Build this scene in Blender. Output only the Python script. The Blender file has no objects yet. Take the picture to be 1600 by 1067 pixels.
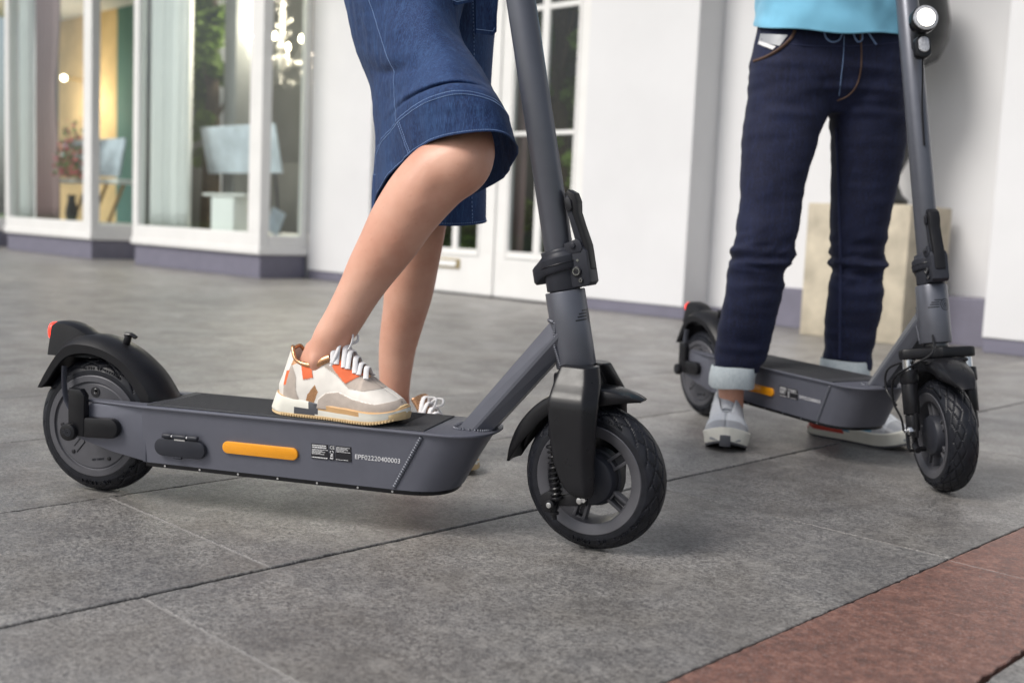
import bpy, bmesh, math, random
from math import sin, cos, pi, radians, sqrt, atan2
from mathutils import Vector, Matrix, noise
from mathutils.bvhtree import BVHTree
random.seed(7)
S = bpy.context.scene
COL = S.collection
# ------------------------------------------------------------------ camera
cam_d = bpy.data.cameras.new('camera'); cam = bpy.data.objects.new('camera', cam_d); COL.objects.link(cam)
CX, CY, F = 800.0, 533.5, 1745.0
RM = Matrix(((0.99905, -0.0437, 0.0), (0.0045, 0.1031, -0.99466), (0.0434, 0.9937, 0.1032)))
cam.matrix_world = Matrix.Translation((0, 0, .55)) @ RM.to_4x4()
cam_d.sensor_width = 36.0; cam_d.lens = F * 36 / 1600; cam_d.clip_start = .05; cam_d.clip_end = 500
cam_d.dof.use_dof = True; cam_d.dof.focus_distance = 2.0; cam_d.dof.aperture_fstop = 3.3
S.camera = cam
# ------------------------------------------------------------------ light
W = bpy.data.worlds.new('World'); S.world = W; W.use_nodes = True
wn = W.node_tree; wn.nodes.clear()
wo = wn.nodes.new('ShaderNodeOutputWorld'); bg = wn.nodes.new('ShaderNodeBackground')
sk = wn.nodes.new('ShaderNodeTexSky'); sk.sky_type = 'NISHITA'; sk.sun_disc = False
SUN_EL, SUN_AZ = 48.0, 212.0      # azimuth: direction the light comes from, degrees counter-clockwise from +X
sk.sun_elevation = radians(SUN_EL); sk.sun_rotation = radians(90 - SUN_AZ); sk.dust_density = 3.0; sk.air_density = 1.0
hs = wn.nodes.new('ShaderNodeHueSaturation'); hs.inputs['Saturation'].default_value = .48
bg.inputs['Strength'].default_value = .086
wn.links.new(sk.outputs[0], hs.inputs['Color']); wn.links.new(hs.outputs[0], bg.inputs['Color']); wn.links.new(bg.outputs[0], wo.inputs[0])
sd = bpy.data.lights.new('sun', 'SUN'); sd.energy = 1.5; sd.angle = radians(22); sd.color = (1, .96, .90)
so = bpy.data.objects.new('sun', sd); COL.objects.link(so)
sv = Vector((cos(radians(SUN_AZ)) * cos(radians(SUN_EL)), sin(radians(SUN_AZ)) * cos(radians(SUN_EL)), sin(radians(SUN_EL))))
so.rotation_euler = sv.to_track_quat('Z', 'Y').to_euler()
S.view_settings.view_transform = 'Standard'; S.view_settings.look = 'None'; S.view_settings.gamma = 1
S.view_settings.exposure = .70; S.view_settings.use_curve_mapping = False
S.render.engine = 'CYCLES'
# ------------------------------------------------------------------ materials
class NT:
    def __init__(s, name):
        s.m = bpy.data.materials.new(name); s.m.use_nodes = True; s.t = s.m.node_tree; s.n = s.t.nodes
        s.b = s.n['Principled BSDF']; s.out = s.n['Material Output']; s.co = s.n.new('ShaderNodeTexCoord')
    def node(s, typ, **kw):
        n = s.n.new(typ)
        for k, v in kw.items():
            if k.startswith('_'): setattr(n, k[1:], v)
            else:
                k2 = k.replace('__', ' ')
                n.inputs[int(k2[1:]) if k2[0] == 'i' and k2[1:].isdigit() else k2].default_value = v
        return n
    def link(s, a, b): s.t.links.new(a, b)
    def noise(s, scale, detail=3, stretch=(1, 1, 1), rough=.55, vec=None):
        mp = s.node('ShaderNodeMapping'); mp.inputs['Scale'].default_value = stretch
        s.link(vec or s.co.outputs['Object'], mp.inputs['Vector'])
        n = s.node('ShaderNodeTexNoise', Scale=scale, Detail=detail, Roughness=rough); s.link(mp.outputs[0], n.inputs['Vector'])
        return n.outputs['Fac']
    def ramp(s, fac, stops):
        r = s.node('ShaderNodeValToRGB'); e = r.color_ramp.elements
        while len(e) < len(stops): e.new(.5)
        for el, (p, c) in zip(e, stops): el.position = p; el.color = (*c, 1) if len(c) == 3 else c
        s.link(fac, r.inputs[0]); return r.outputs[0]
    def mix(s, fac, a, b, mode='MIX'):
        m = s.node('ShaderNodeMix', _data_type='RGBA', _blend_type=mode)
        for v, i in ((fac, 0), (a, 6), (b, 7)):
            if hasattr(v, 'is_linked') or isinstance(v, bpy.types.NodeSocket): s.link(v, m.inputs[i])
            else: m.inputs[i].default_value = v if i == 0 else (*v, 1)
        return m.outputs[2]
    def math(s, op, a, b=0.0):
        m = s.node('ShaderNodeMath', _operation=op)
        for i, v in enumerate((a, b)):
            if isinstance(v, bpy.types.NodeSocket): s.link(v, m.inputs[i])
            else: m.inputs[i].default_value = v
        return m.outputs[0]
    def bump(s, h, strength=.3, dist=.001, prev=None):
        b = s.node('ShaderNodeBump', Strength=strength, Distance=dist); s.link(h, b.inputs['Height'])
        if prev: s.link(prev, b.inputs['Normal'])
        return b.outputs[0]
    def done(s, col=None, rough=None, metal=None, nrm=None, **kw):
        for v, k in ((col, 'Base Color'), (rough, 'Roughness'), (metal, 'Metallic'), (nrm, 'Normal')):
            if v is None: continue
            if isinstance(v, bpy.types.NodeSocket): s.link(v, s.b.inputs[k])
            else: s.b.inputs[k].default_value = (*v, 1) if k == 'Base Color' else v
        for k, v in kw.items():
            i = s.b.inputs[k.replace('__', ' ')]
            i.default_value = v
        return s.m
def simple(name, c, rough=.5, metal=0, var=.12, vs=40, bs=200, bst=.1, bd=.0005, **kw):
    t = NT(name); n = t.noise(vs, 4)
    c1 = tuple(x * (1 - var) for x in c); c2 = tuple(min(1, x * (1 + var)) for x in c)
    col = t.ramp(n, [(.3, c1), (.7, c2)])
    r = t.math('ADD', t.math('MULTIPLY', t.noise(vs * 1.7, 3), .16), rough - .08)
    return t.done(col, r, metal, t.bump(t.noise(bs, 3), bst, bd), **kw)
def emis(name, c, e):
    t = NT(name); return t.done(c, .4, 0, None, Emission__Color=(*c, 1), Emission__Strength=e)
def slab_mat(name, kind):
    t = NT(name); oi = t.node('ShaderNodeObjectInfo')
    off = t.node('ShaderNodeVectorMath', _operation='ADD'); sc = t.node('ShaderNodeVectorMath', _operation='SCALE'); sc.inputs[3].default_value = 7.0
    cb = t.node('ShaderNodeCombineXYZ'); t.link(oi.outputs['Random'], cb.inputs[0]); t.link(oi.outputs['Random'], cb.inputs[2])
    t.link(cb.outputs[0], sc.inputs[0]); t.link(t.co.outputs['Object'], off.inputs[0]); t.link(sc.outputs[0], off.inputs[1]); v = off.outputs[0]
    fine = t.noise(150 if kind == 'grey' else 230, 6, (1, 1, 1), .85, v); mid = t.noise(120 if kind == 'grey' else 62, 6, (1.0, 1.0, 1), .78, v); big = t.noise(5.5, 4, (1, 1, 1), .6, v); spk = t.noise(420, 2, (1, 1, 1), .5, v)
    med2 = t.noise(21, 4, (1, 1, 1), .65, v)
    if kind == 'grey':
        c = t.ramp(fine, [(.38, (.040, .040, .045)), (.5, (.170, .162, .157)), (.60, (.48, .46, .43))])
        c = t.mix(t.ramp(mid, [(.47, (0, 0, 0)), (.60, (.75, .75, .75))]), c, (.40, .39, .372))
        c = t.mix(t.ramp(mid, [(.36, (.7, .7, .7)), (.46, (0, 0, 0))]), c, (.085, .083, .087)); c = t.mix(t.ramp(med2, [(.34, (.5, .5, .5)), (.52, (0, 0, 0))]), c, (.105, .102, .104))
        c = t.mix(t.ramp(spk, [(.58, (0, 0, 0)), (.66, (.9, .9, .9))]), c, (.52, .51, .49))
        c = t.mix(t.ramp(big, [(.38, (0, 0, 0)), (.62, (.38, .38, .38))]), c, (.125, .108, .088))
        big2 = t.noise(2.6, 5, (1, 1, 1), .65, v); c = t.mix(t.ramp(big2, [(.40, (.34, .34, .34)), (.56, (0, 0, 0))]), c, (.10, .098, .104))
        big3 = t.noise(14, 6, (1, 1, 1), .75, v); c = t.mix(t.ramp(big3, [(.54, (0, 0, 0)), (.68, (.5, .5, .5))]), c, (.40, .385, .36))
        rr = t.math('ADD', t.math('MULTIPLY', big, .35), .22)
    else:
        c = t.ramp(mid, [(.36, (.105, .052, .040)), (.5, (.20, .088, .064)), (.62, (.31, .16, .12))])
        c = t.mix(t.ramp(fine, [(.53, (0, 0, 0)), (.62, (.85, .85, .85))]), c, (.33, .27, .255))
        c = t.mix(t.ramp(fine, [(.32, (.8, .8, .8)), (.42, (0, 0, 0))]), c, (.075, .062, .064))
        c = t.mix(t.ramp(med2, [(.36, (.5, .5, .5)), (.5, (0, 0, 0))]), c, (.14, .075, .062))
        rr = t.math('ADD', t.math('MULTIPLY', mid, .25), .33)
    br = t.math('ADD', t.math('MULTIPLY', oi.outputs['Random'], .20), .76 if kind == 'grey' else .85)
    hsv = t.node('ShaderNodeHueSaturation'); t.link(br, hsv.inputs['Value']); t.link(c, hsv.inputs['Color'])
    b1 = t.bump(fine, .55, .0012); b2 = t.bump(mid, .4, .002, b1)
    return t.done(hsv.outputs[0], rr, 0, b2)
def denim_mat(name, dark, base, pale, wear=.5):
    t = NT(name); warp = t.noise(700, 3, (1, 1, .12), .6); weft = t.noise(420, 2, (.25, .25, 1), .5); bl = t.noise(9, 5, (1, 1, .7), .6); sl = t.noise(120, 3, (1, 1, .1), .6)
    c = t.ramp(warp, [(.3, dark), (.52, base), (.75, pale)])
    c = t.mix(t.math('MULTIPLY', t.ramp(bl, [(.42, (0, 0, 0)), (.7, (1, 1, 1))]), wear * .6), c, pale)
    c = t.mix(t.math('MULTIPLY', t.ramp(sl, [(.5, (0, 0, 0)), (.75, (1, 1, 1))]), wear), c, pale)
    return t.done(c, .85, 0, t.bump(weft, .35, .0006, t.bump(warp, .35, .0006)), Sheen__Weight=.02)
MT = {}
MT['slab'] = slab_mat('grey stone', 'grey'); MT['granite'] = slab_mat('red granite', 'red')
MT['grout'] = simple('joint filling', (.035, .032, .03), .95, bst=.6, bd=.002)
MT['grout_pale'] = simple('pale joint filling', (.27, .26, .25), .95, bst=.6, bd=.002)
MT['white'] = simple('white wall paint', (.72, .72, .73), .6, var=.035, vs=1.6, bs=60, bst=.12, bd=.002)
MT['cream'] = simple('cream window paint', (.80, .795, .775), .45, var=.03, vs=5, bs=50, bst=.08, bd=.001)
MT['purple'] = simple('purple grey skirting paint', (.17, .165, .215), .55, var=.08, vs=8, bs=80, bst=.2, bd=.002)
MT['sand'] = simple('pale sandstone', (.50, .445, .345), .8, var=.22, vs=7, bs=120, bst=.4, bd=.003)
MT['urn'] = simple('dark bronze', (.030, .032, .034), .40, .15, var=.4, vs=14, bs=40, bst=.3, bd=.003)
MT['body'] = simple('slate grey satin paint', (.138, .143, .175), .42, .35, var=.04, vs=30, bs=900, bst=.12, bd=.0003)
MT['clear'] = simple('slate grey anodised tube', (.120, .126, .150), .34, .4, var=.04, vs=30, bs=900, bst=.1, bd=.0003)
MT['black'] = simple('black satin plastic', (.011, .011, .013), .30, 0, var=.15, vs=30, bs=700, bst=.12, bd=.0003, Specular__IOR__Level=.30)
MT['matte'] = simple('black matt plastic', (.010, .010, .012), .42, 0, var=.15, vs=30, bs=700, bst=.2, bd=.0004, Specular__IOR__Level=.30)
MT['dgrey'] = simple('dark grey plastic', (.030, .032, .041), .42, 0, var=.1, vs=30, bs=700, bst=.15, bd=.0003, Specular__IOR__Level=.30)
MT['rim'] = simple('grey cast rim', (.100, .100, .112), .42, .3, var=.08, vs=40, bs=700, bst=.15, bd=.0003)
MT['tire'] = simple('black rubber', (.0115, .0125, .017), .40, 0, var=.3, vs=60, bs=500, bst=.3, bd=.0006, Specular__IOR__Level=.30)
MT['mat'] = simple('deck grip rubber', (.036, .037, .042), .6, 0, var=.25, vs=400, bs=800, bst=.8, bd=.001)
MT['chrome'] = simple('bright steel', (.62, .62, .62), .18, 1, var=.05)
MT['bolt'] = simple('dark steel', (.09, .09, .095), .32, .9, var=.1)
MT['amber'] = simple('amber reflector', (.93, .37, .01), .22, 0, var=.06, vs=20, bs=1200, bst=.4, bd=.0004, Coat__Weight=.6)
MT['red'] = emis('red tail lens', (.9, .03, .015), 1.6)
MT['lamp'] = emis('lit lamp lens', (1, .97, .86), 2.5)
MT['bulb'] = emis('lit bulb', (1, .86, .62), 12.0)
MT['print'] = simple('white print', (.75, .75, .76), .5, var=.05)
MT['label'] = simple('black label film', (.012, .012, .016), .3, var=.05)
MT['glassy'] = simple('clear lamp plastic', (.5, .5, .52), .08, .3, var=.3, vs=200)
MT['skirt'] = denim_mat('mid blue denim', (.003, .012, .050), (.008, .030, .112), (.040, .100, .245), .5)
MT['jeans'] = denim_mat('dark indigo denim', (.002, .003, .013), (.004, .0063, .030), (.012, .021, .075), .5)
MT['cuff'] = denim_mat('pale denim reverse', (.40, .47, .50), (.55, .61, .63), (.68, .72, .73), .3)
MT['stitch'] = simple('pale blue stitching', (.22, .33, .56), .8, bst=.5)
MT['stitch_brown'] = simple('brown piping', (.10, .055, .038), .7, bst=.5)
MT['stitch_dark'] = simple('navy seam', (.018, .024, .07), .8, bst=.5)
MT['shirt'] = simple('sky blue jersey', (.20, .52, .72), .85, var=.05, vs=12, bs=900, bst=.5, bd=.0006, Sheen__Weight=.2)
def skin():
    t = NT('skin'); n = t.noise(9, 4); f = t.noise(95, 3); p = t.noise(260, 2)
    c = t.ramp(n, [(.3, (.60, .28, .19)), (.7, (.75, .43, .315))])
    c = t.mix(t.ramp(f, [(.62, (0, 0, 0)), (.74, (.22, .22, .22))]), c, (.50, .20, .13))
    return t.done(c, t.math('ADD', t.math('MULTIPLY', p, .2), .36), 0, t.bump(p, .25, .0006, t.bump(f, .12, .0008)), Subsurface__Weight=.07, Subsurface__Radius=(.012, .004, .002), Subsurface__Scale=.5)
MT['skin'] = skin()
MT['s_white'] = simple('cream leather', (.80, .76, .70), .42, var=.03, vs=30, bs=500, bst=.25, bd=.0005)
MT['s_taupe'] = simple('taupe suede', (.50, .43, .375), .9, var=.08, vs=60, bs=700, bst=.6, bd=.0008)
MT['s_orange'] = simple('orange suede', (.80, .16, .055), .75, var=.08, bs=700, bst=.5)
MT['s_copper'] = simple('copper metallic leather', (.62, .34, .18), .28, .85, var=.15, vs=50, bs=300, bst=.35, bd=.001)
MT['s_sole'] = simple('cream foam', (.82, .80, .71), .6, var=.03, bs=300, bst=.2)
MT['s_gum'] = simple('gum rubber', (.60, .44, .24), .6, var=.1, bs=300, bst=.4)
MT['s_slate'] = simple('slate rubber', (.085, .088, .10), .6, var=.1)
MT['s_tan'] = simple('tan midsole', (.62, .38, .18), .6, var=.08)
MT['lace'] = simple('white lace', (.82, .81, .82), .85, var=.05, bs=900, bst=.8, bd=.0006)
MT['m_knit'] = simple('pale grey knit', (.56, .58, .61), .85, var=.06, vs=200, bs=900, bst=.8, bd=.0008)
MT['m_mid'] = simple('silver grey overlay', (.36, .37, .39), .45, .2, var=.06, bs=500, bst=.3)
MT['m_blue'] = simple('pale blue panel', (.14, .38, .55), .6, var=.08, bs=500, bst=.4)
MT['m_red'] = simple('red heel panel', (.62, .07, .045), .6, var=.08, bs=500, bst=.4)
MT['shop'] = simple('grey shop interior', (.20, .21, .215), .8, var=.1, vs=2)
MT['teal'] = simple('teal wall', (.11, .22, .205), .8, var=.06, vs=2)
MT['oak'] = simple('oak', (.42, .26, .13), .6, var=.2)
MT['leaf'] = simple('leaves', (.13, .21, .034), .6, var=.5, vs=3)
MT['bark'] = simple('bark', (.10, .075, .05), .9, var=.3)
MT['curtain'] = simple('white curtain cloth', (.84, .85, .84), .9, var=.03, vs=3)
MT['pink'] = simple('mauve curtain cloth', (.34, .23, .23), .9, var=.06, vs=3)
MT['paper'] = simple('pale blue print', (.56, .62, .70), .7, var=.25, vs=4)
MT['brass'] = simple('brass', (.50, .38, .16), .35, .8, var=.2)
MT['crystal'] = simple('crystal', (.6, .58, .55), .12, .5, var=.3, vs=40)
MT['warm'] = simple('painted ochre glow', (.72, .52, .28), .9, var=.2, vs=2)  # ochre colour stands in for yellow reflections in the far bay glass
MT['petal'] = simple('pink petals', (.75, .12, .16), .6, var=.3, vs=20)
MT['grass'] = simple('lawn', (.10, .16, .05), .9, var=.3, vs=3)
def glass():
    t = NT('window glass'); t.n.remove(t.b)
    tr = t.node('ShaderNodeBsdfTransparent', Color=(.93, .96, .95, 1)); gl = t.node('ShaderNodeBsdfGlossy', Roughness=.015)
    fr = t.node('ShaderNodeFresnel', IOR=1.5); m = t.node('ShaderNodeMixShader')
    ge = t.node('ShaderNodeNewGeometry'); t.link(t.math('MULTIPLY', t.math('MULTIPLY', fr.outputs[0], 1.3), t.math('SUBTRACT', 1.0, ge.outputs['Backfacing'])), m.inputs[0]); t.link(tr.outputs[0], m.inputs[1]); t.link(gl.outputs[0], m.inputs[2]); t.link(m.outputs[0], t.out.inputs[0])
    return t.m
MT['glass'] = glass()
# ------------------------------------------------------------------ geometry helper
def V3(*a): return Vector(a)
def frame_of(d):
    d = Vector(d).normalized(); a = Vector((0, 0, 1)) if abs(d.z) < .9 else Vector((1, 0, 0))
    x = a.cross(d).normalized(); return x, d.cross(x), d
class G:
    def __init__(s): s.v = []; s.f = []; s.m = []
    def add(s, v, f, m=0):
        o = len(s.v); s.v += [Vector(p) for p in v]; s.f += [tuple(i + o for i in q) for q in f]; s.m += [m] * len(f) if isinstance(m, int) else list(m); return s
    def bm(s, bm, m=0):
        bm.verts.index_update(); s.add([v.co.copy() for v in bm.verts], [[v.index for v in f.verts] for f in bm.faces], m); bm.free(); return s
    def box(s, c, d, bev=0, rot=None, m=0, seg=2):
        bm = bmesh.new(); bmesh.ops.create_cube(bm, size=1)
        for v in bm.verts: v.co = Vector((v.co.x * d[0], v.co.y * d[1], v.co.z * d[2]))
        if bev: bmesh.ops.bevel(bm, geom=bm.edges[:], offset=bev, segments=seg, profile=.5, affect='EDGES')
        M = Matrix.Translation(c) @ (rot.to_4x4() if rot else Matrix())
        bm.transform(M); return s.bm(bm, m)
    def loft(s, rings, cap=True, m=0, closed=True):
        n = len(rings[0]); v = [p for r in rings for p in r]; f = []
        for i in range(len(rings) - 1):
            for j in range(n if closed else n - 1):
                k = (j + 1) % n; f.append((i * n + j, i * n + k, (i + 1) * n + k, (i + 1) * n + j))
        if cap and closed: f.append(tuple(range(n))[::-1]); f.append(tuple(range((len(rings) - 1) * n, len(rings) * n)))
        return s.add(v, f, m)
    def tube(s, pts, r, n=10, cap=True, m=0, flat=1.0, up=None):
        pts = [Vector(p) for p in pts]; rr = r if isinstance(r, (list, tuple)) else [r] * len(pts); rings = []; px = None
        for i, p in enumerate(pts):
            d = (pts[min(i + 1, len(pts) - 1)] - pts[max(i - 1, 0)]).normalized()
            if px is None: x = (Vector(up).cross(d).normalized() if up else frame_of(d)[0])
            else:
                x = px - d * px.dot(d)
                x = x.normalized() if x.length > 1e-6 else frame_of(d)[0]
            px = x; y = d.cross(x)
            rings.append([p + x * rr[i] * cos(2 * pi * k / n) + y * rr[i] * flat * sin(2 * pi * k / n) for k in range(n)])
        return s.loft(rings, cap, m)
    def cyl(s, a, b, r0, r1=None, n=24, m=0, bev=0):
        a = Vector(a); b = Vector(b); r1 = r0 if r1 is None else r1; x, y, d = frame_of(b - a)
        L = (b - a).length; st = [(0, r0), (L, r1)] if not bev else [(0, r0 - bev), (bev * .35, r0 - bev * .3), (bev, r0), (L - bev, r1), (L - bev * .35, r1 - bev * .3), (L, r1 - bev)]
        return s.loft([[a + d * t + x * r * cos(2 * pi * k / n) + y * r * sin(2 * pi * k / n) for k in range(n)] for t, r in st], True, m)
    def lathe(s, prof, c, axis, n=48, m=0, closed=False, a0=0, a1=2 * pi):
        # prof: (radius, height along axis)
        x, y, d = frame_of(axis); c = Vector(c); full = abs(a1 - a0 - 2 * pi) < 1e-6; k = n if full else n + 1
        rings = [[c + d * h + (x * cos(a0 + (a1 - a0) * i / n) + y * sin(a0 + (a1 - a0) * i / n)) * r for i in range(k)] for r, h in prof]
        if closed: rings.append(rings[0])
        return s.loft(rings, False, m, closed=full)
    def prism(s, poly, o, x, y, t, bev=0, m=0):
        # poly: 2-D points; plane origin o, axes x, y; extruded by vector t, centred on the plane
        o = Vector(o); x = Vector(x); y = Vector(y); t = Vector(t); bm = bmesh.new()
        a = [bm.verts.new(o + x * p[0] + y * p[1] - t * .5) for p in poly]; f = bm.faces.new(a)
        r = bmesh.ops.extrude_face_region(bm, geom=[f]); bmesh.ops.translate(bm, verts=[g for g in r['geom'] if isinstance(g, bmesh.types.BMVert)], vec=t)
        bmesh.ops.recalc_face_normals(bm, faces=bm.faces[:])
        if bev:
            tn = t.normalized(); ed = [e for e in bm.edges if abs((e.verts[0].co - e.verts[1].co).normalized().dot(tn)) < .5]
            bmesh.ops.bevel(bm, geom=ed, offset=bev, segments=2, profile=.5, affect='EDGES')
        return s.bm(bm, m)
    def text(s, txt, size, o, x, y, ext=.0003, m=0, align='LEFT'):
        cu = bpy.data.curves.new('t', 'FONT'); cu.body = txt; cu.size = size; cu.extrude = ext; cu.align_x = align; cu.resolution_u = 3
        ob = bpy.data.objects.new('t', cu); COL.objects.link(ob); dg = bpy.context.evaluated_depsgraph_get(); me = bpy.data.meshes.new_from_object(ob.evaluated_get(dg))
        x = Vector(x).normalized(); y = Vector(y).normalized(); z = x.cross(y); M = Matrix((x, y, z)).transposed().to_4x4(); M.translation = Vector(o)
        s.add([M @ v.co for v in me.vertices], [tuple(p.vertices) for p in me.polygons], m)
        bpy.data.objects.remove(ob); bpy.data.curves.remove(cu); bpy.data.meshes.remove(me); return s
    def xf(s, M): s.v = [M @ p for p in s.v]; return s
    def join(s, g, m=0):
        return s.add(g.v, g.f, [x + m for x in g.m])
    def mesh(s, name='m'):
        me = bpy.data.meshes.new(name); me.from_pydata(s.v, [], s.f); me.update()
        if any(s.m): me.polygons.foreach_set('material_index', s.m)
        return me
def link(name, me, parent=None, loc=None):
    o = bpy.data.objects.new(name, me); COL.objects.link(o); o.parent = parent
    if loc is not None: o.location = loc
    return o
def fin(me, mats, ang=35):
    for m in (mats if isinstance(mats, (list, tuple)) else [mats]): me.materials.append(MT[m])
    bm = bmesh.new(); bm.from_mesh(me); bmesh.ops.recalc_face_normals(bm, faces=bm.faces[:]); bm.to_mesh(me); bm.free()
    if ang: me.shade_smooth(); me.set_sharp_from_angle(angle=radians(ang))
    return me
CACHE = {}
def part(name, g, mats, parent, ang=35, key=None, mtx=None, label=None):
    if key and key in CACHE: me = CACHE[key]
    else:
        if callable(g): g = g()
        me = g if isinstance(g, bpy.types.Mesh) else g.mesh(name)
        fin(me, mats, ang)
        if key: CACHE[key] = me
    o = link(name, me, parent)
    if mtx is not None: o.matrix_local = mtx
    if label: o['label'] = label
    return o
def melt(g, voxel, smooth=6, fac=.5):
    me = g.mesh('melt'); bm = bmesh.new(); bm.from_mesh(me); bmesh.ops.recalc_face_normals(bm, faces=bm.faces[:]); bm.to_mesh(me); bm.free()
    ob = link('melt', me); r = ob.modifiers.new('r', 'REMESH'); r.mode = 'VOXEL'; r.voxel_size = voxel
    if smooth: sm = ob.modifiers.new('s', 'SMOOTH'); sm.iterations = smooth; sm.factor = fac
    dg = bpy.context.evaluated_depsgraph_get(); out = bpy.data.meshes.new_from_object(ob.evaluated_get(dg)); bpy.data.objects.remove(ob)
    return out
def root(name, label, cat, loc=(0, 0, 0), rz=0, group=None, kind=None):
    o = bpy.data.objects.new(name, None); COL.objects.link(o); o.location = loc; o.rotation_euler = (0, 0, rz); o.empty_display_size = .1
    if label: o['label'] = label
    if cat: o['category'] = cat
    if group: o['group'] = group
    if kind: o['kind'] = kind
    return o
def cat_rom(P, t):
    n = len(P) - 1; t = max(0, min(n - 1e-9, t)); i = int(t); u = t - i
    p0 = P[max(i - 1, 0)]; p1 = P[i]; p2 = P[i + 1]; p3 = P[min(i + 2, n)]
    return .5 * ((2 * p1) + (p2 - p0) * u + (2 * p0 - 5 * p1 + 4 * p2 - p3) * u * u + (3 * p1 - p0 - 3 * p2 + p3) * u ** 3)
def smooth_path(pts, k=6):
    P = [Vector(p) for p in pts]; n = (len(P) - 1) * k
    return [cat_rom(P, i / k) for i in range(n + 1)]
def ray_px(x, y):      # direction in the world of a measured point of the photograph
    return (RM @ Vector((x - CX, -(y - CY), -F))).normalized()
CAMP = Vector((0, 0, .55))
def at(x, y, d):       # measured point at ground distance d from the photographer
    r = ray_px(x, y); return CAMP + r * (d / r.y)
# ------------------------------------------------------------------ the setting (building frame: x along the facade, y into it)
TH = radians(-44.22); BU = Vector((cos(TH), sin(TH), 0)); BV = Vector((-sin(TH), cos(TH), 0))
def bw(u, v, z=0): return BU * u + BV * v + Vector((0, 0, z))
g = G(); R_ = 60; g.box((0, 0, -.10), (2 * R_, 2 * R_, .1)); gr = part('ground', g, 'grass', None, 0); gr['kind'] = 'structure'
gr.location = (0, 0, 0)
pav = root('pavement', None, None, (0, 0, 0), TH, kind='structure')
g = G(); g.box((-7, 0, -.0225), (24, 14, .02)); part('joint_bed', g, 'grout', pav, 0)
strips = [(-.516, -.20, 'slab'), (-.777, -.516, 'granite'), (-1.4495, -.777, 'slab'), (-2.003, -1.4495, 'slab')]
x = -2.003
while x > -15.2: strips.append((x - .60, x, 'slab')); x -= .60
x = -.20
while x < 3: strips.append((x, x + .6, 'slab')); x += .6
rnd = random.Random(3)
GAP = {-.777: (.0015, .0015), -.516: (.003, .003), -1.4495: (.0052, .0035), -2.003: (.0022, .0022)}
def slab_g(a, b, c, d, rag=None):
    bm = bmesh.new(); n = max(2, int((d - c) / .012)) if rag else 1
    L = []; Rr = []
    for i in range(n + 1):
        y = c + (d - c) * i / n; j1 = j2 = 0
        if rag: j1 = max(0, noise.noise(V3(a * 9, y * 38, 1)) + .5 * noise.noise(V3(a * 9, y * 110, 3))) * rag[0]; j2 = max(0, noise.noise(V3(b * 9, y * 42, 7)) + .5 * noise.noise(V3(b * 9, y * 120, 5))) * rag[1]
        L.append((a + j1, y)); Rr.append((b - j2, y))
    poly = L + Rr[::-1]
    top = [V3(p[0], p[1], 0) for p in poly]; k = len(poly)
    cx = (a + b) / 2; cy = (c + d) / 2
    def ins(p, e, z): return V3(p[0] + (e if p[0] < cx else -e), p[1] + (e if p[1] < c + 1e-6 else -e if p[1] > d - 1e-6 else 0), z)
    g = G(); g.loft([[ins(p, 0, -.02) for p in poly], [ins(p, 0, -.0016) for p in poly], [ins(p, .0014, 0) for p in poly]], True); return g
for a, b, mt in strips:
    near = -2.65 < a < -.1
    ln = {(-2.003): .0, }.get(a, 0)
    if a == -2.003: cuts = [-1.2, -.13, .97, 2.07, 3.17, 4.27, 5.37, 6.10]
    elif a == -1.4495: cuts = [-1.4, -.35, .7503, 1.93, 3.03, 4.13, 5.23, 6.10]
    elif a == -.777: cuts = [-1.2, .42, 1.917, 3.3, 4.7, 6.10]
    else:
        c0 = -1.2 - rnd.random(); cuts = [c0]
        while cuts[-1] < 5.4: cuts.append(cuts[-1] + 1.1)
        cuts[-1] = 6.10
    if a < -8: cuts = [c for c in cuts if c < 5.2] + [6.3]
    if a > -4.3: cuts[-1] = 6.34
    if a > -.3: cuts = [c for c in cuts if c < 5.7] + [6.34]
    for c, d in zip(cuts[:-1], cuts[1:]):
        g1, g2 = GAP.get(a, (.0012, .0012))[0], GAP.get(b, (.0012, .0012))[1]
        rag = (.006, .006) if near else None
        o = part('granite_slab' if mt == 'granite' else 'slab', slab_g(a + g1, b - g2, c + (.0016 if near else .0007), d - (.0016 if near else .0007), rag), mt, pav, 30)
        if mt == 'granite': o['label'] = 'speckled red granite slab'
# pale mortar in the tight cross joints
g = G()
for a, b, v in ((-2.0, -1.455, .97), (-1.444, -.78, .7503), (-.77, -.52, 1.917)): g.box(((a + b) / 2, v, -.0066), (b - a, .0031, .012))
o = part('mortar', g, 'grout_pale', pav, 0)

# ---- the white building
bld = root('building', 'white painted shop front with glazed bays, tall doors and purple grey skirting', 'building', (0, 0, 0), TH)
def bbox(name, u0, u1, v0, v1, z0, z1, mt, bev=.004, parent=bld, label=None):
    g = G(); g.box(((u0 + u1) / 2, (v0 + v1) / 2, (z0 + z1) / 2), (u1 - u0, v1 - v0, z1 - z0), bev, seg=1); return part(name, g, mt, parent, 30, label=label)
TOP = 3.3
bbox('wall', -8.278, -7.42, 5.85, 6.05, .078, TOP, 'white')
bbox('wall', -5.09, -4.19, 5.85, 6.3, .078, TOP, 'white')
bbox('wall', -4.19, -3.30, 6.12, 6.42, .078, TOP, 'white')
bbox('wall', -3.30, -2.29, 6.35, 6.5, .10, TOP, 'white')
bbox('wall', -2.29, 2.4, 5.85, 6.6, .078, TOP, 'white')
bbox('skirting', -8.278, -7.42, 5.858, 6.04, 0, .078, 'purple')
bbox('skirting', -5.09, -4.182, 5.858, 6.29, 0, .078, 'purple')
bbox('skirting', -4.18, -3.95, 6.112, 6.30, 0, .078, 'purple')
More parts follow.
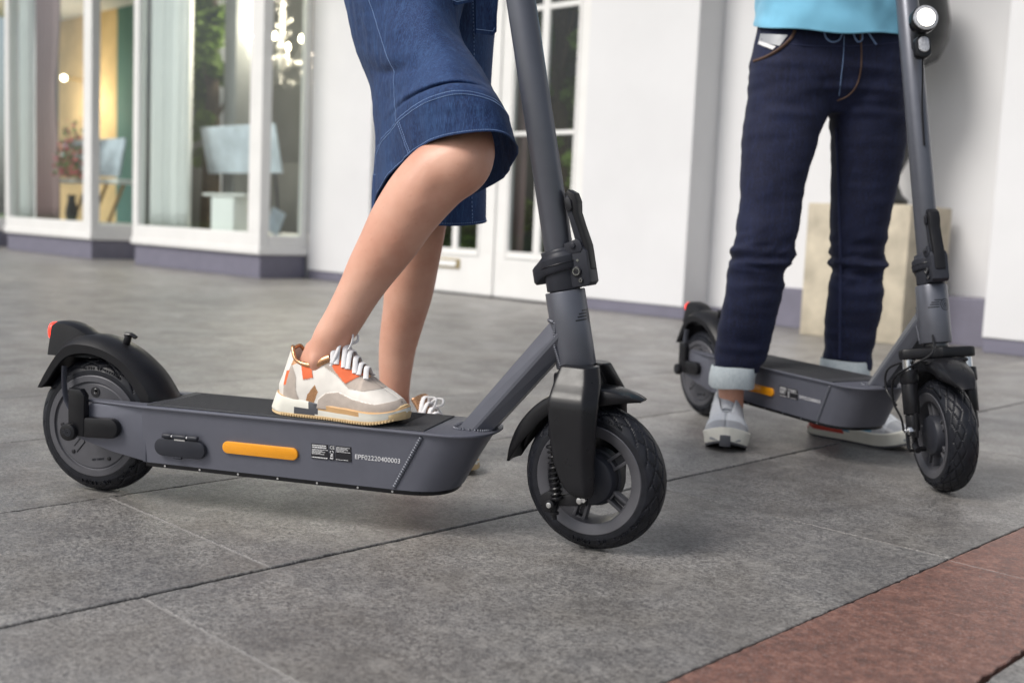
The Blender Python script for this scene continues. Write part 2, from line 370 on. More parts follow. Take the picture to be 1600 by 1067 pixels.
bbox('skirting', -3.945, -3.305, 6.10, 6.118, 0, .244, 'purple', label='tall purple grey skirting left of the sandstone block')
bbox('skirting', -2.662, -2.296, 6.10, 6.345, 0, .262, 'purple', label='tall purple grey skirting right of the sandstone block')
bbox('skirting', -2.285, 2.4, 5.858, 6.59, 0, .078, 'purple')
# bays
def bay(u0, u1, vf, vb, ret=True):
    b = root('bay_window', None, None); 
    bpy.data.objects.remove(b)
    b = bbox('bay_window', u0 + .02, u1 - .02, vf + .02, vb, 0, .203, 'purple', label='glazed shop bay on a purple grey plinth')
    bbox('sill', u0 - .012, u1 + .012, vf - .012, vb, .2035, .27, 'cream', .008, b)
    bbox('frame', u0, u1, vf, vf + .09, .2705, .392, 'cream', .006, b)
    bbox('frame', u1 - .09, u1, vf + .091, vb - .001, .2705, .37, 'cream', .006, b)
    bbox('frame', u0, u0 + .10, vf, vf + .09, .3925, TOP, 'cream', .006, b)
    bbox('frame', u1 - .19, u1, vf, vf + .10, .3925, TOP, 'cream', .006, b)
    bbox('frame', u1 - .09, u1, vb - .05, vb - .001, .3705, TOP, 'cream', .006, b)
    bbox('frame', u1 - .16, u1 - .09, vf + .101, vf + .135, .3925, TOP, 'cream', .006, b)
    bbox('pane', u0 + .10, u1 - .19, vf + .04, vf + .046, .392, TOP, 'glass', 0, b)
    bbox('pane', u1 - .05, u1 - .044, vf + .10, vb - .05, .370, TOP, 'glass', 0, b)
    return b
bay(-13.76, -11.49, 5.35, 6.35)
bay(-10.57, -8.28, 5.35, 5.85)
bay(-16.9, -14.6, 5.35, 5.85)
bbox('wall', -11.50, -10.56, 6.35, 6.40, .10, TOP, 'white'); bbox('skirting', -11.50, -10.56, 6.33, 6.349, 0, .10, 'purple')
bbox('wall', -14.60, -13.76, 5.85, 6.0, .10, TOP, 'white'); bbox('skirting', -14.60, -13.76, 5.83, 5.849, 0, .10, 'purple')
bbox('roof', -17.5, 2.4, 5.2, 10.2, TOP + .002, TOP + .3, 'white')
# shop floor, back wall with garden windows, partitions
bbox('shop_floor', -17, -4.2, 6.6, 10, .0, .12, 'shop'); bbox('display_ledge', -13.7, -8.32, 5.86, 6.55, .0, .372, 'cream', 0)
bbox('back_wall', -17, -11.95, 9.6, 9.8, 1.1, 1.35, 'shop', 0)
bbox('back_wall', -9.6, -4.2, 9.6, 9.8, 0, TOP, 'shop', 0)
bbox('back_wall', -11.95, -9.6, 9.6, 9.8, 0, .5, 'shop', 0)
bbox('partition', -8.0, -7.9, 6.06, 9.59, .121, TOP, 'shop', 0); bbox('partition', -13.9, -8.002, 7.4, 7.5, .121, TOP, 'shop', 0); bbox('partition', -15.1, -13.902, 7.4, 7.5, .121, TOP, 'teal', 0); bbox('partition', -17, -15.102, 7.4, 7.5, .121, TOP, 'warm', 0)  # last one coloured ochre to imitate the reflected glow
# doors
for k, (u0, u1) in enumerate(((-6.86, -6.012), (-6.006, -5.135))):
    dr = bbox('door', u0, u1, 5.93, 5.972, .012, .335, 'cream', .003, label='white glazed door leaf with brass letter slot' if k == 0 else 'white glazed door leaf hinged on the right')
    if k == 0: xs = [u0, -6.74, -6.485, -6.42, -6.195, u1]
    else: xs = [u0, -5.862, -5.615, -5.545, -5.262, u1]
    zs = [(.355, 1.203), (1.234, 2.085), (2.125, 3.0)]
    for (a, b, tz) in ((xs[0], xs[1], 0), (xs[4], xs[5], 0)): bbox('stile', a, b, 5.93, 5.972, .3355, 3.05, 'cream', .003, dr)
    bbox('mullion', xs[2], xs[3], 5.938, 5.968, .3555, 3.0, 'cream', .004, dr)
    bbox('rail', xs[1], xs[4], 5.934, 5.970, .3355, .355, 'cream', .003, dr)
    for z0, z1 in ((1.203, 1.234), (2.085, 2.125), (3.0, 3.05)):
        bbox('rail', xs[1] + .001, xs[2] - .001, 5.940, 5.966, z0, z1, 'cream', .003, dr); bbox('rail', xs[3] + .001, xs[4] - .001, 5.940, 5.966, z0, z1, 'cream', .003, dr)
    for z0, z1 in zs:
        bbox('pane', xs[1], xs[2], 5.952, 5.957, z0, z1, 'glass', 0, dr); bbox('pane', xs[3], xs[4], 5.952, 5.957, z0, z1, 'glass', 0, dr)
    bd = .012
    for a, b in ((xs[1] - .03, xs[4] + .03),): bbox('moulding', a, b, 5.922, 5.931, .305, .322, 'cream', .003, dr)
    for a in (xs[1] - .03, xs[4] + .014): bbox('moulding', a, a + .016, 5.922, 5.931, .323, 2.6, 'cream', .003, dr)
    if k == 0:
        ls = bbox('letter_slot', -6.655, -6.37, 5.918, 5.929, .198, .272, 'brass', .003, dr); bbox('flap', -6.63, -6.40, 5.912, 5.917, .212, .258, 'curtain', .003, dr)
    else:
        bbox('astragal', u0 - .022, u0 + .012, 5.915, 5.929, .015, 2.9, 'cream', .005, dr)
        for z in (.9, 2.0):
            h = G(); h.cyl((u1 + .006, 5.922, z - .06), (u1 + .006, 5.922, z + .06), .011, n=12, bev=.003); part('hinge', h, 'brass', dr)
bbox('door_frame', -7.42, -6.865, 5.93, 6.0, .01, TOP, 'cream', .003)
bbox('door_frame', -5.13, -5.092, 5.905, 6.0, .01, TOP, 'cream', .003)
bbox('threshold', -7.42, -5.09, 5.90, 6.04, 0, .0105, 'bolt', .002)
# sandstone block and urn
bk = root('stone_block', 'tall pale sandstone plinth block behind the standing man', 'plinth', bw(-2.98, 6.0), TH)
g = G(); g.box((0, 0, .376), (.61, .52, .75), .006); 
part('block', g, 'sand', bk, 30)
g = G(); g.lathe([(0, 0), (.13, 0), (.135, .03), (.10, .06), (.075, .12), (.072, .16), (.09, .19), (.12, .26), (.155, .40), (.165, .50), (.16, .60), (.15, .72), (.158, .76), (.23, .80), (.275, .90), (.28, 1.0), (.25, 1.15), (.2, 1.3), (.0, 1.32)], (0, 0, 0), (0, 0, 1), 48)
ur = part('urn', g, 'urn', None, 50); ur.location = bw(-2.945, 5.96, .7515); ur['label'] = 'dark bronze urn standing on the sandstone block'; ur['category'] = 'urn'

# ---- things inside the shop
def thing_box(name, label, cat, u0, u1, v0, v1, z0, z1, mt, rot=None):
    g = G(); g.box((0, 0, 0), (u1 - u0, v1 - v0, z1 - z0), .004); 
    if rot: g.xf(rot.to_4x4())
    o = part(name, g, mt, None, 30); o.location = bw((u0 + u1) / 2, (v0 + v1) / 2, (z0 + z1) / 2); o.rotation_euler = (0, 0, TH); o['label'] = label; o['category'] = cat; return o
def curtain(name, label, u0, u1, v, z0, z1, mt, depth=.03, pinch=0):
    g = G(); n = 90; rows = []
    for j in range(17):
        z = z0 + (z1 - z0) * j / 16; p = 1 - pinch * math.exp(-((j / 16 - .5) ** 2) / .03)
        rows.append([V3(((u1 - u0) * (i / n)) * p, depth * (sin(i / n * (u1 - u0) * 60) + .4 * sin(i * .9)), z) for i in range(n + 1)])
    g.loft(rows, False, 0, closed=False)
    o = part(name, g, mt, None, 60); o.location = bw(u0, v); o.rotation_euler = (0, 0, TH); o['label'] = label; o['category'] = 'curtain'
    sm = o.modifiers.new('t', 'SOLIDIFY'); sm.thickness = .002; return o
curtain('curtain', 'white curtain at the left side of the near shop bay', -10.50, -9.71, 5.49, .375, 3.2, 'curtain')
curtain('curtain', 'white curtain at the left side of the far shop bay', -13.66, -13.32, 5.49, .375, 3.2, 'curtain')
curtain('curtain', 'mauve curtain pinched in the middle in the far shop bay', -13.24, -12.60, 5.50, .375, 3.2, 'pink', .025, .16)
curtain('curtain', 'grey mauve curtain behind the right hand door leaf', -6.06, -5.84, 6.07, .1, 3.2, 'pink', .015)
thing_box('column', 'dark column inside the near shop bay', 'column', -9.76, -9.55, 5.87, 6.04, .375, 3.28, 'shop')
thing_box('cabinet', 'low dark grey cabinet at the back of the shop', 'cabinet', -11.6, -9.4, 6.9, 7.3, .12, 1.1, 'shop')
bd = root('display_board', 'pale blue display board propped in the near shop bay', 'board', bw(-9.17, 5.70, 1.14), TH)
g = G(); g.box((0, 0, 0), (1.26, .012, .44), .003, Matrix.Rotation(radians(12), 3, 'X')); part('panel', g, 'paper', bd, 30)
for s_ in (-1, 1): g = G(); g.tube([(s_ * .4, .07, .18), (s_ * .5, .12, -.76)], .012); part('leg', g, 'bolt', bd)
thing_box('side_table', 'small white table in the near shop bay', 'table', -9.42, -8.72, 5.46, 5.66, .70, .725, 'cream')
thing_box('bin', 'white bin under the small table in the shop bay', 'bin', -9.28, -8.90, 5.47, 5.65, .373, .69, 'curtain')
thing_box('brochure', 'pale blue brochure leaning in the side pane of the bay', 'brochure', -8.40, -8.37, 5.50, 5.64, .39, .60, 'paper', Matrix.Rotation(radians(-24), 3, 'X'))
cu = root('print_display', 'pale blue landscape print on a low shelf in the far bay', 'display', bw(-12.85, 5.98, 1.12), TH)
g = G(); g.box((0, 0, 0), (1.6, .03, .44), .006, Matrix.Rotation(radians(-10), 3, 'X')); part('print', g, 'paper', cu, 30)
g = G(); g.box((0, .03, -.27), (1.7, .22, .05), .006); part('shelf', g, 'cream', cu, 30)
for s_ in (.62, .2, -.3): g = G(); g.tube([(s_, .1, -.30), (s_ - .22, .03, -.74)], .02); part('leg', g, 'oak', cu)
fl = root('flower_vase', 'pink flowers in a vase inside the far shop bay', 'flowers', bw(-12.42, 5.56, .375), TH)
g = G(); g.lathe([(0, 0), (.05, 0), (.07, .1), (.04, .25), (.05, .3)], (0, 0, 0), (0, 0, 1), 20); part('vase', g, 'urn', fl, 50)
fr_ = random.Random(9)
for nm, mt, n_ in (('foliage', 'leaf', 260), ('petals', 'petal', 200)):
    g = G()
    for k in range(n_):
        p = V3(fr_.gauss(0, .10), fr_.gauss(0, .07), .5 + abs(fr_.gauss(0, .22))); x, y, z = frame_of((fr_.gauss(0, 1), fr_.gauss(0, 1), fr_.gauss(0, 1))); g.add([p - x * .03, p - y * .02, p + x * .03, p + y * .02], [(0, 1, 2, 3)])
    o = part(nm, g, mt, fl, 0); o['kind'] = 'stuff'
wl = root('added_glow', 'added glowing globe imitating yellow reflections in the far shop bay glass', 'lamp', bw(-15.9, 7.0, 2.35), TH)  # added globe, imitates bright reflections in the glass; no lamp hangs there
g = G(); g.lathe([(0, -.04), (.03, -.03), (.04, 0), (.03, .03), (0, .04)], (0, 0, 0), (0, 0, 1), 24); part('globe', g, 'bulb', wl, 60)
g = G(); g.tube([(0, .02, 0), (0, .28, .0)], .02); part('bracket', g, 'brass', wl)
# chandelier
ch = root('chandelier', 'lit crystal chandelier hanging in the near shop bay', 'chandelier', bw(-9.28, 6.2, 2.12), TH)
g = G(); g.lathe([(0, -.22), (.03, -.2), (.045, -.12), (.02, -.05), (.05, .02), (.02, .1), (.015, .5), (.012, 1.2)], (0, 0, 0), (0, 0, 1), 16); part('stem', g, 'crystal', ch)
arms = G(); bulbs = []; cr = random.Random(4); dro = G()
for k in range(8):
    a = 2 * pi * k / 8; c, s_ = cos(a), sin(a)
    arms.tube(smooth_path([(.02 * c, .02 * s_, -.05), (.18 * c, .18 * s_, -.12), (.30 * c, .30 * s_, -.03), (.32 * c, .32 * s_, .03)], 4), .007, 6)
    g = G(); g.lathe([(0, 0), (.012, .005), (.02, .03), (.012, .06), (0, .075)], (.32 * c, .32 * s_, .045), (0, 0, 1), 10); part('bulb', g, 'bulb', ch, key='chb%d' % k)
for k in range(160):
    a = cr.random() * 2 * pi; r = .05 + .3 * cr.random(); z = -.08 - .3 * cr.random() * (1 - r)
    if cr.random() < .4: z = .1 + .6 * cr.random(); r *= .5 * (1 - z)
    dro.lathe([(0, .012), (.008, 0), (0, -.018)], (r * cos(a), r * sin(a), z), (0, 0, 1), 4)
part('arm', arms, 'crystal', ch); d_ = part('crystal_drops', dro, 'crystal', ch, 0); d_['kind'] = 'stuff'
ld = bpy.data.lights.new('chandelier_light', 'POINT'); ld.energy = 80; ld.color = (1, .88, .70); ld.shadow_soft_size = .3
lo = bpy.data.objects.new('chandelier_light', ld); COL.objects.link(lo); lo.location = bw(-9.28, 6.2, 2.45)
ld = bpy.data.lights.new('added_glow_light', 'POINT'); ld.energy = 30; ld.color = (1, .86, .66); ld.shadow_soft_size = .2  # added light, brightens the ochre partition behind the far bay
lo = bpy.data.objects.new('added_glow_light', ld); COL.objects.link(lo); lo.location = bw(-15.7, 6.8, 2.0)
bbox('partition', -10.56, -10.545, 5.46, 6.3, .376, TOP, 'shop', 0)
# plants in the shop
def tree(name, label, u, v, h, r, n, seed, cz=None):
    rr = random.Random(seed); t = root(name, label, 'tree', bw(u, v), TH)
    tr = G(); tr.tube([(0, 0, -.05), (.03, 0, h * .3), (-.04, .03, h * .6), (.02, 0, h * .85)], [.11, .09, .06, .03], 8)
    for k in range(6):
        a = rr.random() * 6.28; z = h * (.35 + .08 * k); tr.tube([(0, 0, z), (r * .3 * cos(a), r * .3 * sin(a), z + .2), (r * .7 * cos(a), r * .7 * sin(a), z + .5)], [.03, .02, .008], 6)
    part('trunk', tr, 'bark', t)
    lf = G(); cl = [(rr.gauss(0, r * .42), rr.gauss(0, r * .42), h * (.5 + .22 * rr.gauss(0, 1)), r * (.22 + .25 * rr.random())) for _ in range(26)]
    for _ in range(n):
        c = rr.choice(cl); d = Vector((rr.gauss(0, 1), rr.gauss(0, 1), rr.gauss(0, 1))).normalized() * c[3] * (rr.random() ** .4); p = Vector(c[:3]) + d
        if p.z < .2: p.z = .2 + rr.random() * .4
        x, y, z = frame_of((rr.gauss(0, 1), rr.gauss(0, 1), rr.gauss(0, 1))); s_ = .035 + .03 * rr.random()
        lf.add([p - x * s_, p - y * s_ * .5, p + x * s_, p + y * s_ * .5], [(0, 1, 2, 3)])
    o = part('crown', lf, 'leaf', t, 0); return t
o = tree('mirrored_foliage', 'leafy green tree imitating mirrored foliage beside the white curtain in the near bay', -10.24, 6.02, 2.9, .34, 4200, 1); o['category'] = 'plant'; o.location.z = .373  # added tree, imitates foliage reflected in the near bay glass
o = tree('potted_plant', 'tall green plant behind the right hand door leaf', -5.93, 6.5, 2.9, .30, 4200, 5); o['category'] = 'plant'
o = tree('potted_plant', 'low green plant behind the left hand door leaf', -6.95, 6.4, .9, .34, 2200, 6); o['category'] = 'plant'
# ------------------------------------------------------------------ the scooters (local frame: x forward, y left, z up, origin under the front axle)
AX0 = V3(-.069, 0, .31); AXD = V3(-.207, 0, 1).normalized(); AXF = V3(AXD.z, 0, -AXD.x)     # steering axis, and its forward direction
def st(f, y, s): return AX0 + AXF * f + V3(0, y, 0) + AXD * s                             # stem coordinates
WR = .127
def tire_g():
    NA, NC = 900, 58; v = []; f = []
    for i in range(NA):
        th = 2 * pi * i / NA; s = i / NA * 18
        for j in range(NC):
            al = radians(-112 + 224 * j / (NC - 1)); a = al / radians(66); aa = abs(a); d = 0
            if aa < 1.12:
                def gr(x, w): x = abs(x - round(x)); return max(0, 1 - x / w)
                k = max(gr(s - 1.9 * a, .085), gr(s + 1.9 * a + .42, .085) if aa < .9 else 0)
                k = min(1, k * 1.8)
                if aa < .10: k *= .25
                d = .0021 * k * (1 if aa < 1 else (1.12 - aa) / .12)
            ry = .0325; rz = .0295
            if 76 < abs(math.degrees(al)) < 80: d -= .0007
            if 99 < abs(math.degrees(al)) < 102: d -= .0009
            r = .0985 + (rz - .001 - d) * cos(al); y = (ry - d) * sin(al)
            v.append(V3(r * cos(th), y, r * sin(th)))
    for i in range(NA):
        k = (i + 1) % NA
        for j in range(NC - 1): f.append((i * NC + j, i * NC + j + 1, k * NC + j + 1, k * NC + j))
    g = G(); g.add(v, f); return g
def ring_text(txt, size, rad, ang0, y, step):
    g = G(); a = ang0
    for ch in txt:
        if ch != ' ':
            c = V3(rad * cos(a), y, rad * sin(a)); up = V3(-cos(a), 0, -sin(a)); rt = V3(-sin(a), 0, cos(a))
            if y < 0: g.text(ch, size, c, rt * 1, V3(-cos(a), -.35, -sin(a)).normalized(), .0018, align='CENTER')
        a += step
    return g
def rounded(w, h, r, n=5):
    P = []
    for cx, cy, a0 in ((w / 2 - r, h / 2 - r, 0), (-w / 2 + r, h / 2 - r, 90), (-w / 2 + r, -h / 2 + r, 180), (w / 2 - r, -h / 2 + r, 270)):
        for k in range(n + 1):
            a = radians(a0 + 90 * k / n); P.append((cx + r * cos(a), cy + r * sin(a)))
    return P
def catp(P, n):
    P = [V3(*p, 0) if len(p) == 2 else V3(*p) for p in P]; return [cat_rom(P, (len(P) - 1) * i / n) for i in range(n + 1)]
def deck_outline(zt):      # plan outline of the deck body at relative height 0 (bottom) .. 1 (top): right side then nose then left
    tip = -.272 + .058 * zt; hw = .083 + .007 * zt; P = []
    n = 14; x1 = tip - .088
    for k in range(n + 1):
        a = -pi / 2 + pi * k / n; ca = max(0, cos(a)) ** .8; sa = math.copysign(abs(sin(a)) ** .8, sin(a)); P.append((x1 + .088 * ca, hw * sa))
    return P
def make_scooter(name, label, loc, rz, steer, fork, uid, roll=0):
    R = root(name, label, 'electric scooter', loc, rz, group='electric scooters'); R.rotation_euler = (roll, 0, rz)
    SM = Matrix.Translation(AX0) @ Matrix.Rotation(steer, 4, AXD) @ Matrix.Translation(-AX0)
    DZ = Matrix.Translation((0, 0, 0 if fork == 'blade' else .014))
    def P(n, g, m, ang=35, key=None, steer_=False, parent=None, label=None):
        return part(n, g, m, parent or R, ang, key or ('sc_' + n + uid), DZ @ SM if steer_ else DZ, label)
    # ---------------- deck body
    def body_g():
        g = G(); rings = []
        for t, z in ((0, .086), (.04, .0855), (.5, .136), (1, .187)):
            o = deck_outline(t); hw = abs(o[0][1]); xr = -.862
            rings.append([V3(xr, -hw, z)] + [V3(p[0], p[1], z) for p in o] + [V3(xr, hw, z)])
        g.loft(rings, True)
        arm = [(-.855, .0865), (-.93, .099), (-1.012, .120), (-1.024, .132), (-1.022, .148), (-1.008, .158), (-.992, .165), (-.984, .178), (-.972, .1865), (-.855, .1865)]
        for s in (-1, 1): g.prism(arm, (0, s * .0765, 0), (1, 0, 0), (0, 0, 1), (0, .019, 0), .002)
        return g
    body = P('deck_body', body_g, 'body', 30, 'body')
    def top_g():
        g = G(); o = deck_outline(1); hw = .0955
        pl = [(-.985, -.083), (-.86, -hw)] + [(p[0] + .012, p[1] * hw / .090) for p in o] + [(-.86, hw), (-.985, .083), (-.985, .062), (-.866, .060), (-.866, -.060), (-.985, -.062)]
        g.prism(pl, (0, 0, .1895), (1, 0, 0), (0, 1, 0), (0, 0, .0045), .0012)
        return g
    P('deck_plate', top_g, 'body', 30, 'plate')
    def mat_g():
        g = G(); o = deck_outline(1)
        pl = [(-.855, -.084)] + [(min(p[0] - .012, -.298), p[1] * .93) for p in o if p[0] < -.29] + [(-.855, .084)]
        g.prism(pl, (0, 0, .1930), (1, 0, 0), (0, 1, 0), (0, 0, .0022), .0006); 
        return g
    P('deck_mat', mat_g, 'mat', 30, 'mat')
    def ribs():
        g = G()
        for k in range(15):
            y = -.070 + .010 * k; g.box((-.60, y, .1946), (.47, .0035, .0010), 0)
        return g
    P('grip_rib', ribs, 'mat', 0, 'ribs')
    def tray():
        g = G(); o = deck_outline(0); g.prism([(-.858, -.080)] + [(p[0] - .002, p[1] * .965) for p in o] + [(-.858, .080)], (0, 0, .0812), (1, 0, 0), (0, 1, 0), (0, 0, .0085), .0015); return g
    ty = P('bottom_tray', tray, 'black', 30, 'tray')
    for k, x in enumerate((-.817, -.745, -.667, -.588, -.511, -.433, -.368)):
        def sc(): g = G(); g.cyl((0, 0, 0), (0, -.0022, 0), .0022, n=8); return g
        o = part('screw', sc, 'chrome', ty, 30, 'trayscrew'); o.location = (x, -.0803, .0815)
    def weld():
        g = G(); n = 21
        for k in range(n):
            t = k / (n - 1); z = .091 + .090 * t; x = -.3635 + .047 * t; y = -(.0832 + .0068 * t) + .0004
            for s in (1,): g.lathe([(0, .0040), (.0034, .0031), (.0050, .0006), (.0042, -.0016), (0, -.0024)], (x, y * s, z), (.46, -.25, .88), 10)
        return g
    P('weld_bead', weld, 'clear', 60, 'weld')['kind'] = 'stuff'
    # amber reflector, charge port, hinge, stickers, serial number
    def ysurf(z): return -(.083 + .007 * (z - .0865) / .10)
    def amber():
        g = G(); g.prism(rounded(.149, .0225, .0108), (-.6205, ysurf(.130) - .0022, .1305), (1, 0, 0), (0, -.066, 1), (0, -.006, 0), .0016); return g
    P('amber_reflector', amber, 'amber', 30, 'amber')
    def port():
        g = G(); g.prism(rounded(.104, .033, .016), (-.780, ysurf(.119) - .005, .1195), (1, 0, 0), (0, -.066, 1), (0, -.010, 0), .0022); g.box((-.784, ysurf(.1) - .008, .1015), (.016, .006, .004), .001); return g
    pt = P('charge_port_cover', port, 'dgrey', 30, 'port')
    def hinge():
        g = G()
        for a, b in ((-.036, -.018), (-.015, .013), (.016, .036)): g.cyl((-.778 + a, ysurf(.142) - .0085, .1415), (-.778 + b, ysurf(.142) - .0085, .1415), .0045, n=14, bev=.001)
        return g
    part('hinge', hinge, 'dgrey', pt, 30, 'hinge'); 
    def hpin(): g = G(); g.cyl((-.812, ysurf(.142) - .0085, .1415), (-.745, ysurf(.142) - .0085, .1415), .0032, n=10); g.box((-.779, ysurf(.138) - .0085, .1365), (.022, .002, .006)); return g
    part('hinge_pin', hpin, 'chrome', pt, 30, 'hpin')
    def stick():
        g = G()
        for a, b in ((-.521, -.4885), (-.4865, -.4765), (-.4745, -.4445)):
            g.box(((a + b) / 2, ysurf(.140) - .0006, .1400), (b - a, .0008, .0265), 0)
        return g
    so_ = P('type_label', stick, 'label', 0, 'stick')
    def prt():
        g = G(); y = ysurf(.140) - .0013; r_ = random.Random(5)
        for z, w, h in ((.1505, .024, .0016), (.1470, .026, .0022), (.1432, .027, .0009), (.1412, .020, .0009), (.1392, .024, .0009), (.1372, .012, .0009), (.1352, .021, .0009), (.1290, .028, .0016)):
            x = -.5195
            while x < -.5195 + w:
                l = .0012 + r_.random() * .0035; g.box((x + l / 2, y, z), (l, .0003, h)); x += l + .0006
        for z, w in ((.1507, .025), (.1487, .018), (.1468, .022), (.1448, .011), (.1428, .024), (.1290, .022)):
            x = -.4735
            while x < -.4735 + w:
                l = .0010 + r_.random() * .0035; g.box((x + l / 2, y, z), (l, .0003, .0008)); x += l + .0006
        g.text('CE', .0078, (-.4858, y, .1465), (1, 0, 0), (0, 0, 1), .0002)
        for k in range(3):
            a = 2 * pi * k / 3; g.tube([V3(-.4815 + .003 * cos(a + t), y, .1405 + .003 * sin(a + t)) for t in (0, .5, 1, 1.5)], .0007, 5)
        for a, b in ((.1353, .0006), (.1335, .0006)): g.box((-.4815, y, a), (.005, .0003, .0009))
        g.box((-.4815, y, .1298), (.006, .0003, .0018)); g.tube([(-.4835, y, .1365), (-.4795, y, .1322)], .0004, 5); g.tube([(-.4795, y, .1365), (-.4835, y, .1322)], .0004, 5)
        return g
    part('print', prt, 'print', so_, 0, 'stickprint')
    def serial(): g = G(); g.text('EPF02220400003', .0118, (-.4385, ysurf(.137) - .0004, .1335), (1, 0, .0), (0, -.066, 1), .0002); g.v = [V3(-.4385 + (p.x + .4385) * 1.0, p.y, p.z) for p in g.v]; w = max(p.x for p in g.v) + .4385; g.v = [V3(-.4385 + (p.x + .4385) * .085 / w, p.y, p.z) for p in g.v]; return g
    P('serial_number', serial, 'print', 0, 'serial')
    # ---------------- down tube, head tube
    def dtube():
        a = V3(-.247, 0, .186); b = V3(-.104, 0, .362); d = (b - a).normalized(); x, y = V3(0, 1, 0), d.cross(V3(0, 1, 0))
        if y.z < 0: y = -y
        def ring(c, w, h, sk=0):
            q = [(.5, -.07), (.5, .03), (.20, .5), (-.20, .5), (-.5, .03), (-.5, -.07), (-.3, -.5), (.3, -.5)]
            return [c + x * (p[0] * w) + y * (p[1] * h) for p in q]
        A = ring(a - d * .03, .068, .048); B = ring(b + d * .03, .060, .054)
        A = [p - d * ((p.z - .1905) / d.z) for p in A]     # cut flush with the deck
        g = G(); g.loft([A, B], True); return g
    P('down_tube', dtube, 'clear', 25, 'dt')
    def dweld():
        g = G(); a = V3(-.262, 0, .186); n = 44
        for k in range(n):
            t = 2 * pi * k / n; sx = cos(t); sy = sin(t); p = V3(-.247 + .034 * math.copysign(abs(sx) ** .6, sx), .035 * math.copysign(abs(sy) ** .6, sy), .1925)
            g.lathe([(0, .0024), (.0032, .0012), (.0036, 0), (.0028, -.0014), (0, -.002)], p, (-sy, sx, .3), 8)
        n = 26
        for s in (-1, 1):
            for k in range(n):
                t = k / (n - 1); y = s * .0285; sgn = t - .5
                p = st(-.0205 - .006 * (1 - abs(2 * sgn)), s * (.0265 - .002 * abs(sgn)), .006 + .078 * t)
                g.lathe([(0, .0022), (.003, .0012), (.0036, 0), (.003, -.0012), (0, -.0022)], p, AXD, 8)
        for k in range(14):
            t = (k + .5) / 14 * 2 - 1; p = st(-.0345 + .012 * t * t, .026 * t, .086 + .004 * (1 - t * t)); g.lathe([(0, .0022), (.003, .0012), (.0036, 0), (.003, -.0012), (0, -.0022)], p, (0, 1, 0), 8)
        return g
    P('weld_seam', dweld, 'clear', 60, 'dweld')['kind'] = 'stuff'
    def head():
        g = G(); g.cyl(st(0, 0, .004), st(0, 0, .1355), .0345, n=48, bev=.002); return g
    P('head_tube', head, 'clear', 30, 'head')
    def logo():
        g = G(); r0 = .0347; zc = .088
        def onc(a, s): return st(r0 * cos(a), r0 * sin(a), s)
        def patch(a0, a1, s0, s1, n=6):
            g.loft([[onc(a0 + (a1 - a0) * i / n, s0) for i in range(n + 1)], [onc(a0 + (a1 - a0) * i / n, s1) for i in range(n + 1)]], False, closed=False)
        def arc(rad, w, t0, t1, n=40):
            rr = [[onc(q * cos(t0 + (t1 - t0) * i / n) / r0 + .12, zc + q * sin(t0 + (t1 - t0) * i / n)) for i in range(n + 1)] for q in (rad - w / 2, rad + w / 2)]
            g.loft(rr, False, closed=False)
        arc(.0125, .0022, 0, 2 * pi); arc(.0078, .0018, 0, 2 * pi, 24); arc(.0032, .0024, 0, 2 * pi, 16)
        for k, (s, a0, a1) in enumerate(((.0985, -.62, -.12), (.0935, -.82, -.30), (.0885, -.92, -.32), (.0830, -1.05, -.34))): patch(a0, a1, s - .0013, s + .0013)
        return g
    P('emblem', logo, 'label', 0, 'logo')
    # ---------------- rear: fender, lamp, strut, covers
    def fender():
        sil = catp([(-1.123, .2), (-1.105, .237), (-1.082, .279), (-1.05, .302), (-1.01, .306), (-.966, .295), (-.925, .275), (-.884, .243), (-.856, .207), (-.848, .19)], 40)
        rid = catp([(-1.121, .199), (-1.102, .232), (-1.076, .268), (-1.05, .286), (-1.01, .288), (-.97, .279), (-.935, .262), (-.903, .235), (-.880, .208), (-.875, .19)], 40)
        inn = catp([(-1.112, .199), (-1.098, .208), (-1.078, .236), (-1.055, .257), (-1.02, .267), (-.985, .263), (-.95, .247), (-.925, .222), (-.908, .20), (-.901, .19)], 40)
        rings = []
        for s, r, n in zip(sil, rid, inn):
            n = n.lerp(r, .28)
            L = []
            for sg in (-1, 1):
                q = [(n.x, .0470, n.y), (r.x, .0475, r.y), (r.x * .93 + s.x * .07, .0462, r.y * .93 + s.y * .07), (r.x * .6 + s.x * .4, .0395, r.y * .55 + s.y * .45), (s.x * .85 + r.x * .15, .026, s.y * .9 + r.y * .1)]
                q = [(a, sg * b, c) for a, b, c in q]; L += q if sg < 0 else [(s.x, 0, s.y)] + q[::-1]
            rings.append([V3(*p) for p in L])
        outer = rings; c = V3(-1.0, 0, .127); inner = [[V3(p.x + (c.x - p.x) * (.012 + .055 * max(0, 1 - abs(p.y) / .046)), p.y * .92, p.z + (c.z - p.z) * (.012 + .055 * max(0, 1 - abs(p.y) / .046))) for p in r] for r in rings]
        g = G(); g.loft([a + b[::-1] for a, b in zip(outer, inner)], True); return g
    fd = P('rear_fender', fender, 'matte', 34, 'fend')
    def fin_g():
        A = catp([(-1.108, .272), (-1.109, .300), (-1.106, .323), (-1.085, .327), (-1.055, .321), (-1.03, .309), (-1.0, .300)], 20)
        g = G(); top = []
        rings = []
        for p in A[5:]:
            w = .024 * (1 - max(0, (p.x + 1.06) / .07) ** 2 * .7); zt = p.y
            rings.append([V3(p.x, -w - .010, .262), V3(p.x, -w - .004, zt - .022), V3(p.x, -w, zt - .004), V3(p.x, -w * .6, zt), V3(p.x, w * .6, zt), V3(p.x, w, zt - .004), V3(p.x, w + .004, zt - .022), V3(p.x, w + .010, .262)])
        g.loft(rings, True); return g
    part('lamp_housing', fin_g, 'matte', fd, 35, 'finh')
